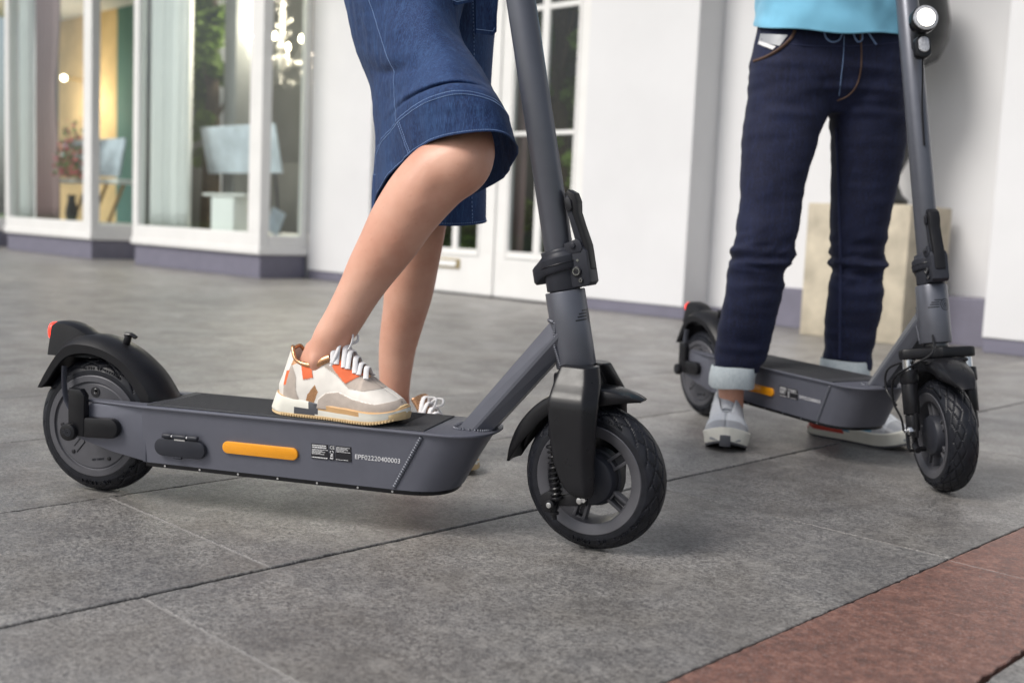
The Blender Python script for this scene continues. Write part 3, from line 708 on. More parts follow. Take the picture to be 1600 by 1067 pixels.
    def tl(): g = G(); g.prism(rounded(.050, .036, .015), (-1.111, 0, .306), (0, 1, 0), (0, 0, 1), (.010, 0, 0), .003); return g
    part('tail_light', tl, 'red', fd, 35, 'tail')
    def hook():
        g = G(); g.cyl((-.957, 0, .290), (-.952, 0, .307), .007, n=14, bev=.001); g.tube(smooth_path([(-.958, 0, .309), (-.945, 0, .309), (-.936, 0, .304)], 3), [.0075] * 4 + [.006] * 3, 8, flat=.6); return g
    part('hook', hook, 'black', fd, 35, 'hook')
    for s in (-1, 1):
     def strut():
        g = G()
        if 1:
            pts = smooth_path([(-1.060, s * .047, .245), (-1.057, s * .052, .215), (-1.045, s * .060, .180), (-1.020, s * .066, .150)], 5)
            g.tube(pts, .0085, 8, flat=.28, up=(0, 1, 0) if 0 else None)
        return g
     P('fender_strut', strut, 'clear', 40, 'strut%d' % s)
    for s in (-1, 1):
     def capg():
        g = G()
        if 1:
            g.prism([(-.0165, -.042), (.0165, -.042), (.019, -.03), (.019, .036), (.010, .047), (-.0165, .047)], (-.995, s * .094, .166), (1, 0, 0), (0, 0, 1), (0, .017, 0), .004)
            g.prism(rounded(.088, .038, .0185), (-.950, s * .0925, .143), (1, 0, .04), (-.04, 0, 1), (0, .016, 0), .004)
        return g
     P('axle_cover', capg, 'black', 30, 'caps%d' % s)
    for s in (1, -1):
     def hub():
        g = G()
        if 1:
            g.cyl((-1.006, s * .098, .132), (-1.006, s * .112, .132), .0165, n=32, bev=.003)
        return g
     hb = P('axle_cap', hub, 'black', 30, 'hubc%d' % s)
    def hl():
        g = G(); y = -.1124; c = V3(-1.006, y, .132)
        for q in (.0062, .0030): g.lathe([(q - .0008, 0), (q + .0008, 0), (q + .0008, .0004), (q - .0008, .0004)], c + V3(.002, 0, 0), (0, -1, 0), 24, closed=True)
        for k, z in enumerate((.004, .0005, -.003)): g.box(c + V3(-.0085, 0, z), (.006, .0006, .0011))
        return g
    part('emblem', hl, 'dgrey', hb, 0, 'hubl')
    # ---------------- wheels
    tg = 'tire'
    def wheel(c, mtx, front):
        w = root('front_wheel' if front else 'rear_wheel', None, None); w.parent = R
        w.matrix_local = (mtx @ Matrix.Translation(c)) if mtx else Matrix.Translation(c + V3(0, 0, .0036)) @ Matrix.Diagonal((1.028, 1.0, 1.028, 1))
        part('tire', tire_g, 'tire', w, 50, 'tire')
        def lettering():
            g = ring_text('10X2.50 - 6.5', .0125, .1115, radians(-103), -.0300, .09); g.join(ring_text('MADE IN CHINA', .006, .1115, radians(-55), -.0298, .045)); g.join(ring_text('TUBELESS 50 PSI', .006, .1115, radians(60), -.0298, .045)); return g
        part('lettering', lettering, 'tire', w, 0, 'letter')['kind'] = 'stuff'
        if front:
            def rimg():
                g = G(); g.lathe([(.0955, -.022), (.0958, -.0325), (.0945, -.0336), (.0795, -.0305), (.0765, -.0285), (.0725, -.012), (.0720, .012), (.0765, .0285), (.0795, .0305), (.0945, .0336), (.0958, .0325), (.0955, .022)], (0, 0, 0), (0, 1, 0), 96, closed=True); return g
            part('rim', rimg, 'rim', w, 35, 'rim')
            def hubg():
                g = G(); g.lathe([(0, -.034), (.036, -.034), (.042, -.031), (.0455, -.024), (.046, -.008), (.050, -.006), (.051, .014), (.046, .018), (.0, .024)], (0, 0, 0), (0, 1, 0), 64); return g
            part('hub', hubg, 'dgrey', w, 35, 'hub')
            def spoke():
                g = G()
                for s in (-1, 1): g.prism([(.043, s * .0085 - .0028), (.080, s * .0095 - .0028), (.080, s * .0095 + .0028), (.043, s * .0085 + .0028)], (0, -.0130, 0), (1, 0, 0), (0, 0, 1), (0, .016, 0), .001)
                g.prism([(.0725, -.008), (.080, -.008), (.080, .008), (.0725, .008)], (0, -.0125, 0), (1, 0, 0), (0, 0, 1), (0, .012, 0), .001)
                g.prism([(.043, -.008), (.049, -.008), (.049, .008), (.043, .008)], (0, -.0125, 0), (1, 0, 0), (0, 0, 1), (0, .012, 0), .001); g.prism([(.043, -.006), (.078, -.006), (.078, .006), (.043, .006)], (0, -.004, 0), (1, 0, 0), (0, 0, 1), (0, .003, 0), 0)
                return g
            for k in range(5):
                o = part('spoke', spoke, 'rim', w, 35, 'spoke'); o.matrix_local = Matrix.Rotation(radians(90 + 16 + 72 * k), 4, 'Y')
        else:
            def motor():
                g = G()
                pr = [(0, .032), (.079, .032), (.0803, .0305), (.0817, .030), (.0830, .0305), (.0845, .0345), (.0945, .0342), (.0962, .0325), (.0955, .022), (.09, .0)]
                g.lathe([(r, -h) for r, h in pr], (0, 0, 0), (0, 1, 0), 96); g.lathe(pr, (0, 0, 0), (0, 1, 0), 96); return g
            part('motor_hub', motor, 'rim', w, 30, 'motor')
            def det():
                g = G()
                for k, ag in enumerate((50, 118, 182, 230, 300)):
                    a = radians(ag); u = V3(cos(a), 0, sin(a)); t = V3(-sin(a), 0, cos(a))
                    if ag in (50, 230):
                        g.tube([u * .036 + t * .0058 + V3(0, -.0322, 0), u * .063 + t * .0058 + V3(0, -.0322, 0)], .0013, 6); g.tube([u * .036 + t * .0058 + V3(0, -.0322, 0), u * .033 + V3(0, -.0322, 0), u * .036 - t * .0058 + V3(0, -.0322, 0), u * .058 - t * .0058 + V3(0, -.0322, 0)], .0009, 6)
                    g.cyl(u * .0675 + V3(0, -.030, 0), u * .0675 + V3(0, -.0338, 0), .0040, n=12, bev=.0008)
                g.tube([(.022 * cos(radians(t)) * 1, -.0322, -.062 + .0 * t) for t in (60, 120)], .0001, 4)
                return g
            part('motor_bolt', det, 'label', w, 30, 'mdet')
            def ml(): 
                g = G(); a = radians(-72)
                x = V3(-sin(a), 0, cos(a)) 
                g.text('48V 500W', .006, V3(-.003, -.0325, -.066), V3(1, 0, .16), V3(-.16, 0, 1), .0003, align='LEFT'); return g
            part('motor_print', ml, 'dgrey', w, 0, 'ml')
            def valve():
                g = G(); g.lathe([(.0095, 0), (.0095, -.0016), (.008, -.0018), (.0, -.0008)], (.004, -.0318, .0655), (0, 1, 0), 20); return g
            vv = part('valve_recess', valve, 'label', w, 30, 'valve')
            def vst(): g = G(); g.cyl((.004, -.0325, .062), (.006, -.0335, .072), .003, n=10, bev=.0006); return g
            part('valve_stem', vst, 'chrome', w, 30, 'vstem')
        return w
    wheel(V3(-1.006, 0, WR), None, False)
    wheel(V3(-.027, 0, WR), SM, True)
    # ---------------- front fender
    def ff():
        c = V3(-.027, 0, WR); rings = []
        a0, a1, up = (60, 176, 0) if fork == 'blade' else (42, 170, 0)
        for k in range(49):
            t = k / 48; a = radians(a0 + (a1 - a0) * t); fr = max(0, 1 - t / .22); bk = max(0, (t - .72) / .28)
            R0 = .1590 + .006 * fr; sk_ = (1 - fr ** 1.6 * .95) * (1 - bk ** 1.5 * .92); wd = (1 - .62 * fr ** 1.8) * (1 - .25 * bk ** 2)
            q = []
            for y, dr in ((-.0365, -.027), (-.0375, -.013), (-.0345, -.0045), (-.033, -.0025), (-.018, .0), (0, .001), (.018, 0), (.033, -.0025), (.0345, -.0045), (.0375, -.013), (.0365, -.027)):
                r = R0 + dr * (sk_ if dr < -.003 else 1); q.append(c + V3(r * cos(a), y * wd, r * sin(a)))
            for p in q[::-1][:]:
                d = c - V3(p.x, 0, p.z); d.y = 0; d.normalize(); q.append(V3(p.x, p.y * .93, p.z) + d * .0025)
            rings.append(q)
        g = G(); g.loft(rings, True); return g
    P('front_fender', ff, 'black', 45, 'ff' + fork, True)
    # ---------------- fork
    if fork == 'blade':
        def fk():
            g = G()
            for s in (-1, 1):
                path = [(-.058, .030, .322, .030, .022), (-.055, .046, .296, .037, .022), (-.052, .066, .270, .0405, .021), (-.050, .0735, .24, .0395, .018), (-.047, .0755, .20, .037, .0165), (-.042, .0765, .165, .033, .016), (-.034, .077, .135, .0275, .0155), (-.027, .077, .117, .021, .013), (-.023, .077, .1085, .012, .008)]
                P_ = [V3(a, s * b, c) for a, b, c, d, e in path]; n = 30; rings = []
                for i in range(n + 1):
                    t = i / n * (len(path) - 1); c = cat_rom(P_, t); wv = cat_rom([V3(p[3], p[4], 0) for p in path], t)
                    ring = []
                    sec = [(-.92, 1), (-.3, 1.0), (.42, .98), (.62, .86), (.98, .10), (1, -.35), (.8, -.9), (0, -1), (-.8, -.95), (-1, -.6), (-1.0, .3), (-1, .85)]
                    sec = catp(sec + [sec[0]], 48)[:-1]
                    for q_ in sec: ring.append(c + V3(wv.x * q_.x, wv.y * q_.y * s, 0))
                    rings.append(ring)
                g.loft(rings, True)
            for gv in g.v: gv.x += .006 + .003 * min(1, max(0, (gv.z - .1) / .1))
            rings = []
            for s_, w, l in ((-.046, .054, .040), (-.026, .055, .040), (-.010, .048, .038), (.000, .042, .037)):
                rings.append([st(l * math.copysign(abs(cos(2 * pi * k / 40)) ** .8, cos(2 * pi * k / 40)), w * math.copysign(abs(sin(2 * pi * k / 40)) ** .8, sin(2 * pi * k / 40)), s_) for k in range(40)])
            g.loft(rings, True)
            return melt(g, .0021, 11)
        P('fork', fk, 'black', 180, None, True)
        def race(): g = G(); g.cyl(st(0, 0, -.002), st(0, 0, .005), .030, n=32); return g
        P('headset_ring', race, 'bolt', 30, None, True)
        def shock():
            g = G(); a = V3(-.0775, -.0735, .196); b = V3(-.066, -.0735, .095); pts = []
            x, y, d = frame_of(b - a); n = 11 * 14
            for i in range(n + 1):
                t = i / n; pts.append(a + (b - a) * (.12 + .8 * t) + x * .0085 * cos(2 * pi * 9 * t) + y * .0085 * sin(2 * pi * 9 * t))
            g.tube(pts, .0024, 6); g.tube([a, b], .0045, 10); g.cyl(a + (b - a) * .06, a + (b - a) * .11, .0115, n=16, bev=.001); g.cyl(a + (b - a) * .93, a + (b - a) * .97, .0105, n=16, bev=.001)
            g.tube([V3(-.0865, -.0735, .262), V3(-.084, -.0735, .225), a], .0017, 8); g.cyl(V3(-.0815, -.0735, .218), V3(-.080, -.0735, .204), .0050, n=12, bev=.001)
            return g
        sh = P('shock_spring', shock, 'black', 45, None, True)
        def brk():
            g = G(); g.prism([(-.100, .098), (-.085, .108), (-.060, .104), (-.035, .112), (-.015, .107), (-.014, .092), (-.040, .088), (-.065, .084), (-.072, .070), (-.090, .070), (-.100, .082)], (0, -.0625, 0), (1, 0, 0), (0, 0, 1), (0, .012, 0), .0025)
            g.cyl((-.076, -.064, .088), (-.076, -.082, .088), .0085, n=18, bev=.001); g.cyl((-.071, -.073, .088), (-.069, -.073, .062), .0042, n=10); g.cyl((-.070, -.073, .075), (-.0697, -.073, .071), .008, n=14); return g
        P('brake_arm', brk, 'black', 35, None, True)
        def bb():
            g = G(); g.cyl((-.076, -.082, .088), (-.076, -.0845, .088), .005, n=12, bev=.0008); g.cyl((-.025, -.066, .101), (-.025, -.075, .101), .0055, n=12, bev=.0008); g.cyl((-.018, -.066, .103), (-.018, -.074, .103), .004, n=12); return g
        P('bolt', bb, 'chrome', 35, None, True)
    else:
        def crown():
            g = G()
            g.prism([(-.068, -.022), (-.030, -.024), (0, -.036), (.030, -.024), (.068, -.022), (.082, -.012), (.082, .012), (.068, .022), (.030, .022), (0, .034), (-.030, .022), (-.068, .022), (-.082, .012), (-.082, -.012)], st(0, 0, -.018), (0, 1, 0), AXF, AXD * .024, .005)
            return g
        P('fork_crown', crown, 'matte', 35, None, True)
        def steerer(): g = G(); g.cyl(st(0, 0, -.008), st(0, 0, .006), .026, n=32, bev=.002); return g
        P('headset_ring', steerer, 'bolt', 35, None, True)
        for s in (-1, 1):
            def stan(): g = G(); g.cyl(st(-.002, s * .067, -.062), st(-.002, s * .067, -.028), .0125, n=24); return g
            P('stanchion', stan, 'chrome', 35, 'stan%d' % s, True)
            def low():
                g = G(); g.cyl(st(-.002, s * .067, -.152), st(-.002, s * .067, -.082), .0180, n=24, bev=.002); g.cyl(st(-.002, s * .067, -.084), st(-.002, s * .067, -.052), .0205, n=24, bev=.003); g.cyl(st(-.002, s * .067, -.190), st(-.002, s * .067, -.152), .0150, n=24, bev=.003)
                g.prism([(-.016, -.014), (.014, -.014), (.010, .040), (-.012, .040)], V3(-.027, s * .0655, WR), (1, 0, 0), (0, 0, 1), (0, .008, 0), .002); return g
            P('fork_leg', low, 'black', 35, 'low%d' % s, True)
        def sp():
            g = G(); a = st(-.004, -.0715, -.190); b = V3(-.032, -.068, .085)
            for i in range(9): g.lathe([(.012, -.002), (.0135, 0), (.012, .002)], a + (b - a) * ((i + .5) / 9), b - a, 16, closed=True)
            g.cyl(a, b, .009, n=14); g.cyl(b + V3(.0, 0, .012), b - V3(-.03, 0, -.002), .0075, n=12); g.cyl((-.030, -.04, .083), (-.030, -.078, .083), .006, n=12, bev=.001); return g
        P('spring', sp, 'black', 45, None, True)
        def nut(): g = G(); g.cyl((-.027, -.060, WR), (-.027, -.083, WR), .0095, n=6, bev=.002); g.cyl((-.027, -.083, WR), (-.027, -.090, WR), .006, n=14, bev=.002); return g
        P('axle_nut', nut, 'chrome', 35, None, True)
        def brace():
            g = G(); g.tube(smooth_path([st(.03, -.05, -.035), st(.038, -.02, -.036), st(.04, .02, -.036), st(.032, .05, -.036)], 4), .009, 8, flat=.5)
            g.prism(rounded(.085, .028, .009), st(.030, 0, -.040), (0, 1, 0), AXF, AXD * .010, .003); return g
        P('fender_bracket', brace, 'black', 35, None, True)
        def cable():
            g = G(); g.tube(smooth_path([st(.034, -.02, .02), st(.06, -.035, -.02), st(.04, -.075, -.045), st(-.01, -.098, -.07), st(-.03, -.096, -.12), st(-.02, -.085, -.16), V3(-.06, -.078, .12)], 8), .0026, 8); g.tube(smooth_path([st(-.02, -.05, -.03), st(-.06, -.09, -.045), st(-.07, -.095, -.09), st(-.035, -.088, -.13)], 8), .0026, 8); return g
        P('cable', cable, 'black', 35, None, True)
    # ---------------- folding clamp, stem, bars
    def clampb():
        g = G(); g.cyl(st(0, 0, .137), st(0, 0, .205), .0305, .0315, n=40, bev=.0015); g.cyl(st(0, 0, .130), st(0, 0, .140), .0265, n=32)
        g.prism([(.018, .138), (.052, .138), (.058, .144), (.058, .196), (.050, .207), (.018, .207)], st(0, 0, 0), AXF, AXD, (0, .040, 0), .005)
        return g
    P('clamp_body', clampb, 'dgrey', 32, 'clampb', True)
    def band():
        # collar band: flares to a rounded ear at the back
        g = G(); rings = []
        for k in range(49):
            a = 2 * pi * k / 48; b = abs(math.remainder(a - pi, 2 * pi)); e = math.exp(-(b / .45) ** 2)
            ro = .0375 + .0165 * e; z0 = .168 - .012 * e + .004 * cos(a); z1 = .196 + .004 * cos(a) - .010 * e; ri = .026
            rings.append([st(r * cos(a), r * sin(a) * (1 if e < .3 else 1), z) for r, z in ((ri, z0), (ro - .003, z0), (ro, z0 + .004), (ro, z1 - .004), (ro - .004, z1), (ri + .002, z1 + .010), (ri, z1 + .010))])
        g.loft(rings, False); return g
    P('clamp_collar', band, 'dgrey', 40, 'band', True)
    def slit():
        g = G(); pts = [st(.0382 * cos(a), .0382 * sin(a), .181 + .004 * cos(a)) for a in [radians(-20 - 6 * i) for i in range(20)]]; g.tube(pts, .0009, 5); return g
    P('clamp_groove', slit, 'label', 40, 'slit', True)
    def cbolt():
        g = G(); g.cyl(st(.036, -.020, .165), st(.036, -.0235, .165), .0085, n=24, bev=.001); g.cyl(st(.041, -.020, .149), st(.041, -.0225, .149), .0045, n=18, bev=.0006)
        return g
    P('clamp_bolt', cbolt, 'label', 35, 'cbolt', True)
    def cring():
        g = G(); g.lathe([(.0048, 0), (.0066, 0), (.0066, .0010), (.0048, .0010)], st(.036, -.0236, .165), (0, -1, 0), 24, closed=True); g.lathe([(.0018, 0), (.0030, 0), (.0030, .0008), (.0018, .0008)], st(.041, -.0226, .149), (0, -1, 0), 16, closed=True)
        g.prism([(-.003, 0), (0, .003), (.003, 0), (0, -.003)], st(.040, -.0204, .183), AXF, AXD, (0, .0012, 0)); return g
    P('bolt_ring', cring, 'chrome', 35, 'cring', True)
    def lev():
        g = G(); pr = [(.050, .160), (.0605, .166), (.0605, .205), (.0535, .240), (.050, .262), (.0525, .280), (.049, .295), (.038, .303), (.030, .298), (.0285, .280), (.031, .262), (.038, .230), (.043, .205), (.045, .175)]
        g.prism(pr, st(0, 0, 0), AXF, AXD, (0, .026, 0), .0045); return g
    lv = P('clamp_lever', lev, 'matte', 35, 'lev', True)
    def lev2():
        g = G(); g.prism([(.040, .206), (.052, .206), (.0455, .240), (.040, .268), (.041, .284), (.037, .294), (.031, .290), (.031, .272), (.034, .250)], st(0, -.0135, 0), AXF, AXD, (0, .002, 0), .0008); return g
    part('lever_inlay', lev2, 'dgrey', lv, 35, 'lev2')
    def lev3():
        g = G(); g.prism(rounded(.012, .022, .0058), st(.0365, -.0155, .278), AXF, AXD, (0, .004, 0), .001); return g
    part('lever_button', lev3, 'label', lv, 35, 'lev3')
    def ear():
        g = G(); g.prism([(.020, .196), (.048, .196), (.052, .202), (.050, .214), (.044, .219), (.020, .214)], st(0, -.0185, 0), AXF, AXD, (0, .006, 0), .0015); g.cyl(st(.036, -.018, .209), st(.036, -.025, .209), .005, n=16, bev=.001); return g
    P('lever_pivot', ear, 'dgrey', 35, 'ear', True)
    def stem():
        g = G(); g.cyl(st(0, 0, .195), st(0, 0, .86), .0248, .0250, n=40, bev=.001); return g
    P('stem', stem, 'clear', 35, 'stem', True)
    def bar():
        g = G(); g.tube(smooth_path([st(.0, -.27, .845), st(.0, -.12, .862), st(0, 0, .868), st(0, .12, .862), st(0, .27, .845)], 6), .0145, 16); g.box(st(.02, 0, .878), (.07, .06, .03), .01); return g
    P('handlebar', bar, 'matte', 35, 'bar', True)
    for s in (-1, 1):
        def grip(): g = G(); g.cyl(st(.0, s * .175, .857), st(0, s * .275, .847), .018, n=20, bev=.003); return g
        P('grip', grip, 'black', 35, 'grip%d' % s, True)
    if fork != 'blade':
        def lh():
            g = G(); g.prism(rounded(.056, .058, .024), st(.075, 0, .722), (0, 1, 0), AXD, AXF * .030, .006); g.box(st(.045, 0, .703), (.05, .018, .07), .004); g.prism(rounded(.034, .050, .012), st(.058, 0, .665), (0, 1, 0), AXD, AXF * .022, .004); return g
        hd = P('headlight', lh, 'black', 35, None, True)
        def lr(): g = G(); g.lathe([(.0195, 0), (.027, -.002), (.0275, .004), (.0205, .006)], st(.089, 0, .722), AXF, 40, closed=True); return g
        part('bezel', lr, 'glassy', hd, 35)
        def ll(): g = G(); g.lathe([(.0, .0075), (.012, .0065), (.020, .0035), (.0205, 0)], st(.090, 0, .722), AXF, 40); return g
        part('lens', ll, 'lamp', hd, 35)
        def l2(): g = G(); g.prism(rounded(.024, .036, .0115), st(.070, 0, .669), (0, 1, 0), AXD, AXF * .006, .002); return g
        part('reflector', l2, 'glassy', hd, 35)
        def l3():
            g = G()
            for z in (.655, .717): g.cyl(st(.052, -.010, z), st(.052, -.013, z), .004, n=12, bev=.0008)
            return g
        part('screw', l3, 'chrome', hd, 35)
        def cb(): g = G(); g.tube(smooth_path([st(.058, .0, .640), st(.040, .004, .60), st(.030, .002, .54), st(.028, 0, .45)], 6), .0022, 6); return g
        P('lamp_cable', cb, 'black', 35, None, True)
    return R
make_scooter('electric_scooter', 'slate grey electric scooter in front with black blade fork and sneaker on its deck', V3(.1800, 1.8870, 0), radians(-15.28), radians(-11), 'blade', 'a')
make_scooter('electric_scooter', 'slate grey electric scooter behind with lit headlight, straddled by the man in jeans', V3(.9870, 2.4430, 0), radians(-67.5), radians(-20), 'twin', 'b', radians(1.3))
# ------------------------------------------------------------------ people
def pip(p, poly):
    x, y = p; c = False; n = len(poly)
    for i in range(n):
        x1, y1 = poly[i]; x2, y2 = poly[(i + 1) % n]
        if (y1 > y) != (y2 > y) and x < (x2 - x1) * (y - y1) / (y2 - y1) + x1: c = not c
    return c
def lerp_tab(T, x):
    n = len(T) - 1
    if x <= T[0][0]: return list(T[0][1:])
    for i in range(n):
        if x <= T[i + 1][0]:
            x0, x1 = T[i][0], T[i + 1][0]; h = x1 - x0; u = (x - x0) / h; o = []
            for k in range(1, len(T[0])):
                y0, y1 = T[i][k], T[i + 1][k]; d = (y1 - y0) / h
                dm = (y0 - T[i - 1][k]) / (x0 - T[i - 1][0]) if i > 0 else d
                dp = (T[i + 2][k] - y1) / (T[i + 2][0] - x1) if i < n - 1 else d
                m0 = 0 if dm * d <= 0 else 2 * dm * d / (dm + d); m1 = 0 if dp * d <= 0 else 2 * dp * d / (dp + d)
                if i == 0: m0 = d
                if i == n - 1: m1 = d
                o.append((2 * u ** 3 - 3 * u * u + 1) * y0 + (u ** 3 - 2 * u * u + u) * h * m0 + (-2 * u ** 3 + 3 * u * u) * y1 + (u ** 3 - u * u) * h * m1)
            return o
    return list(T[-1][1:])
# upper: x, half width inner, half width outer, height of the ridge, width factor at the top, y shift
UP_W = [(.000, .004, .004), (.004, .016, .016), (.012, .0245, .0245), (.03, .031, .032), (.06, .0325, .034), (.095, .034, .036), (.125, .035, .038), (.15, .037, .042), (.175, .040, .046), (.20, .0425, .048), (.225, .040, .045), (.242, .033, .037), (.254, .023, .026), (.261, .012, .013), (.264, .003, .003)]
SOLE_W = [(-.006, .012, .014), (.002, .024, .025), (.02, .033, .034), (.06, .034, .037), (.10, .034, .038), (.14, .038, .043), (.18, .044, .050), (.21, .045, .051), (.24, .037, .042), (.258, .023, .026), (.268, .008, .009)]
UP_H = [(.000, .120), (.008, .125), (.018, .116), (.035, .102), (.055, .097), (.075, .096), (.095, .103), (.110, .111), (.125, .109), (.15, .097), (.175, .084), (.20, .068), (.225, .056), (.245, .046), (.258, .036), (.264, .026)]
UP_T = [(.000, .0), (.005, .010), (.015, .019), (.035, .0265), (.07, .0275), (.10, .0245), (.125, .019), (.16, .0145), (.176, .010), (.186, .0), (.27, 0)]
def shoe_upper(W_=UP_W, H_=UP_H, T_=UP_T, k=1.0, wk=1.0, hk=1.0, z0=.020, n=360, nc=70):
    """two open halves that meet over the toes and leave the throat and ankle open"""
    L = W_[-1][0]; sides = []
    for sg in (-1, 1):
        rings = []
        for i in range(n + 1):
            x = L * (.5 - .5 * cos(pi * i / n)) ; wi, wo = lerp_tab(W_, x); h = lerp_tab(H_, x)[0]; wt = lerp_tab(T_, x)[0]; w = wo if sg > 0 else wi; wt = min(wt, w * .95); r = []
            op = min(1, wt / .015)
            for j in range(nc + 1):
                s = j / nc; a = s * pi / 2
                z = z0 + (h - z0) * (s * op + (sin(a) ** .85) * (1 - op)); y = wt + (w - wt) * (cos(a) ** (.62 + .25 * op))
                y += .003 * sin(s * pi) * op
                xs = x + max(0, 1 - x / .09) * (.30 * max(0, z - .055) - .004 * max(0, 1 - abs(z - .05) / .03)); bl = 1 + .05 * sin(pi * min(1, s * 1.6)) * (1 - op)
                r.append(V3(xs * k, sg * y * wk * bl, z0 + (z - z0) * hk))
            rings.append(r)
        sides.append(rings)
    return sides
def sole_g(T, z0, z1, flare=.0, zt=None, spring=.014, heelup=.004):
    g = G(); n = 60; L0 = T[0][0]; L1 = T[-1][0]; up = []
    outl = []
    for i in range(n + 1):
        x = L0 + (L1 - L0) * (.5 - .5 * cos(pi * i / n)); wi, wo = lerp_tab(T, x); outl.append((x, wo))
    for i in range(n + 1):
        x = L1 - (L1 - L0) * (.5 - .5 * cos(pi * i / n)); wi, wo = lerp_tab(T, x); outl.append((x, -wi))
    def sp(x): return spring * max(0, (x - .19) / .075) ** 2 + heelup * max(0, (.03 - x) / .03) ** 2
    rings = []
    for q, e in ((0, -.0045), (.06, -.001), (.18, .0), (.5, flare * .5 - .0005), (.9, flare), (1, flare - .002)):
        rings.append([V3(x - .011 * (1 - q) * max(0, 1 - x / .05), y * (1 + e / .04), z0 + q * ((zt(x) if zt else z1) - z0) + sp(x)) for x, y in outl])
    g.loft(rings, True); return g
def shoe(name, parent, M, style, label, uid):
    """sneaker in its own frame: x heel to toe, y outward (left), z up"""
    o = root(name, None, None); o.parent = parent; o.matrix_local = M; o['label'] = label
    if style == 'w':
        # colour fields traced on the side of the shoe, in shoe units
        Z = lambda zx, zy: ((zx - 105) / 3885, (805 + .105 * (zx - 95) - zy) / 3885)
        heel = [Z(*p) for p in ((170, 760), (180, 600), (235, 450), (285, 550), (290, 640), (340, 760))]
        tab = [Z(*p) for p in ((310, 445), (385, 425), (428, 560), (345, 570))]
        eye = [Z(*p) for p in ((540, 445), (590, 430), (700, 520), (800, 560), (690, 610), (590, 520))]
        cop = [Z(*p) for p in ((445, 605), (475, 655), (430, 760), (365, 740), (385, 670))]
        toe = [Z(*p) for p in ((460, 770), (480, 705), (540, 665), (640, 660), (760, 710), (950, 750), (1090, 735), (1300, 700), (1300, 1000), (450, 900))]
        top = [Z(*p) for p in ((395, 400), (500, 330), (640, 330), (960, 655), (850, 660), (720, 640), (600, 540), (480, 470), (440, 440))]
        ht = [Z(*p) for p in ((175, 600), (190, 500), (225, 500), (200, 600))]
        hc = [Z(*p) for p in ((230, 470), (270, 340), (345, 300), (330, 440))]
        g = G(); v = []; f = []; mats = []
        for sd_ in shoe_upper():
            o_ = len(v); nc = len(sd_[0]) - 1; v += [p for r in sd_ for p in r]
            for i in range(len(sd_) - 1):
                for j in range(nc):
                    c = (sd_[i][j] + sd_[i + 1][j + 1]) / 2; q = (c.x, c.z); m = 0
                    if pip(q, toe) or pip(q, top) or pip(q, heel): m = 1
                    if pip(q, eye) or pip(q, tab) or pip(q, ht): m = 2
                    if pip(q, cop) or pip(q, hc): m = 3
                    f.append((o_ + i * (nc + 1) + j, o_ + i * (nc + 1) + j + 1, o_ + (i + 1) * (nc + 1) + j + 1, o_ + (i + 1) * (nc + 1) + j)); mats.append(m)
        def disp(p):
            q = (p.x, p.z); d = 0
            if pip(q, toe) or pip(q, heel) or pip(q, top): d += .0011
            if pip(q, eye) or pip(q, tab): d += .0018
            c = V3(p.x, 0, .04); return p + (p - c).normalized() * (d + .0007 * noise.noise(p * 60))
        g.add([disp(p) for p in v], f, mats)
        def upm():
            return g
        up = part('upper', g.mesh('upper'), ['s_white', 's_taupe', 's_orange', 's_copper'], o, 50, 'wup')
        if not up.modifiers: so_ = up.modifiers.new('t', 'SOLIDIFY'); so_.thickness = .0025; so_.offset = -1
        bvh = BVHTree.FromPolygons([p for p in g.v], [tuple(q) for q in g.f])
        def solem():
            zt = lambda x: .036 - .010 * min(1, max(0, x / .14)) - .008 * min(1, max(0, (x - .16) / .10)); g = sole_g(SOLE_W, .004, .030, .002, zt)
            f2 = []
            for q in g.f:
                c = sum((g.v[i] for i in q), V3(0, 0, 0)) / len(q); m = 0
                if c.x > .075 and c.x < .098 and .012 < c.z: m = 1
                elif .045 < c.x <= .09 and c.z < .016: m = 1
                elif c.x >= .098 and c.z > .5 * (.004 + zt(c.x)) + .004 + .014 * max(0, (c.x - .19) / .075) ** 2: m = 2
                f2.append(m)
            g.m = f2; return g
        part('midsole', solem, ['s_sole', 's_slate', 's_tan'], o, 40, 'wsole')
        def outs():
            g = sole_g([(a, b * 1.0, c * 1.0) for a, b, c in SOLE_W], .0, .0065, 0)
            g2 = sole_g([(a, b * .99, c * .99) for a, b, c in SOLE_W if a > .19] , .006, .034, 0) if False else None
            for k in range(46):
                x = .004 + k * .0056
                if x > .255: break
                wi, wo = lerp_tab(SOLE_W, x); s = .014 * max(0, (x - .19) / .075) ** 2
                for sg, w in ((1, wo), (-1, wi)): g.box((x, sg * (w + .0004), .0025 + s), (.0030, .0030, .004), .0006)
            return g
        part('outsole', outs, 's_gum', o, 40, 'wout')
        def cap():
            # gum toe guard wrapping up
            rings = []
            for k in range(25):
                a = radians(-62 + 124 * k / 24); L = .264; x = .222 + .0455 * cos(a); wi, wo = lerp_tab(SOLE_W, x); y = (wo if a > 0 else wi) * (1.03) * (1 if abs(a) > .2 else abs(a) / .2); y = math.copysign(y, a); h = .036 * cos(a * 1.35) ** .6 if abs(a * 1.35) < pi / 2 else .0; h = max(.62 * h, .004)
                rings.append([V3(x, y, .006 + .006 * cos(a)), V3(x + .002 * cos(a), y * 1.02, .014 + .006 * cos(a)), V3(x - .003 * cos(a), y * .98, .014 + h), V3(x - .008 * cos(a), y * .93, .014 + h)])
            g = G(); g.loft(rings, False, closed=False); return g
        cp = part('toe_guard', cap, 's_gum', o, 50, 'wcap')
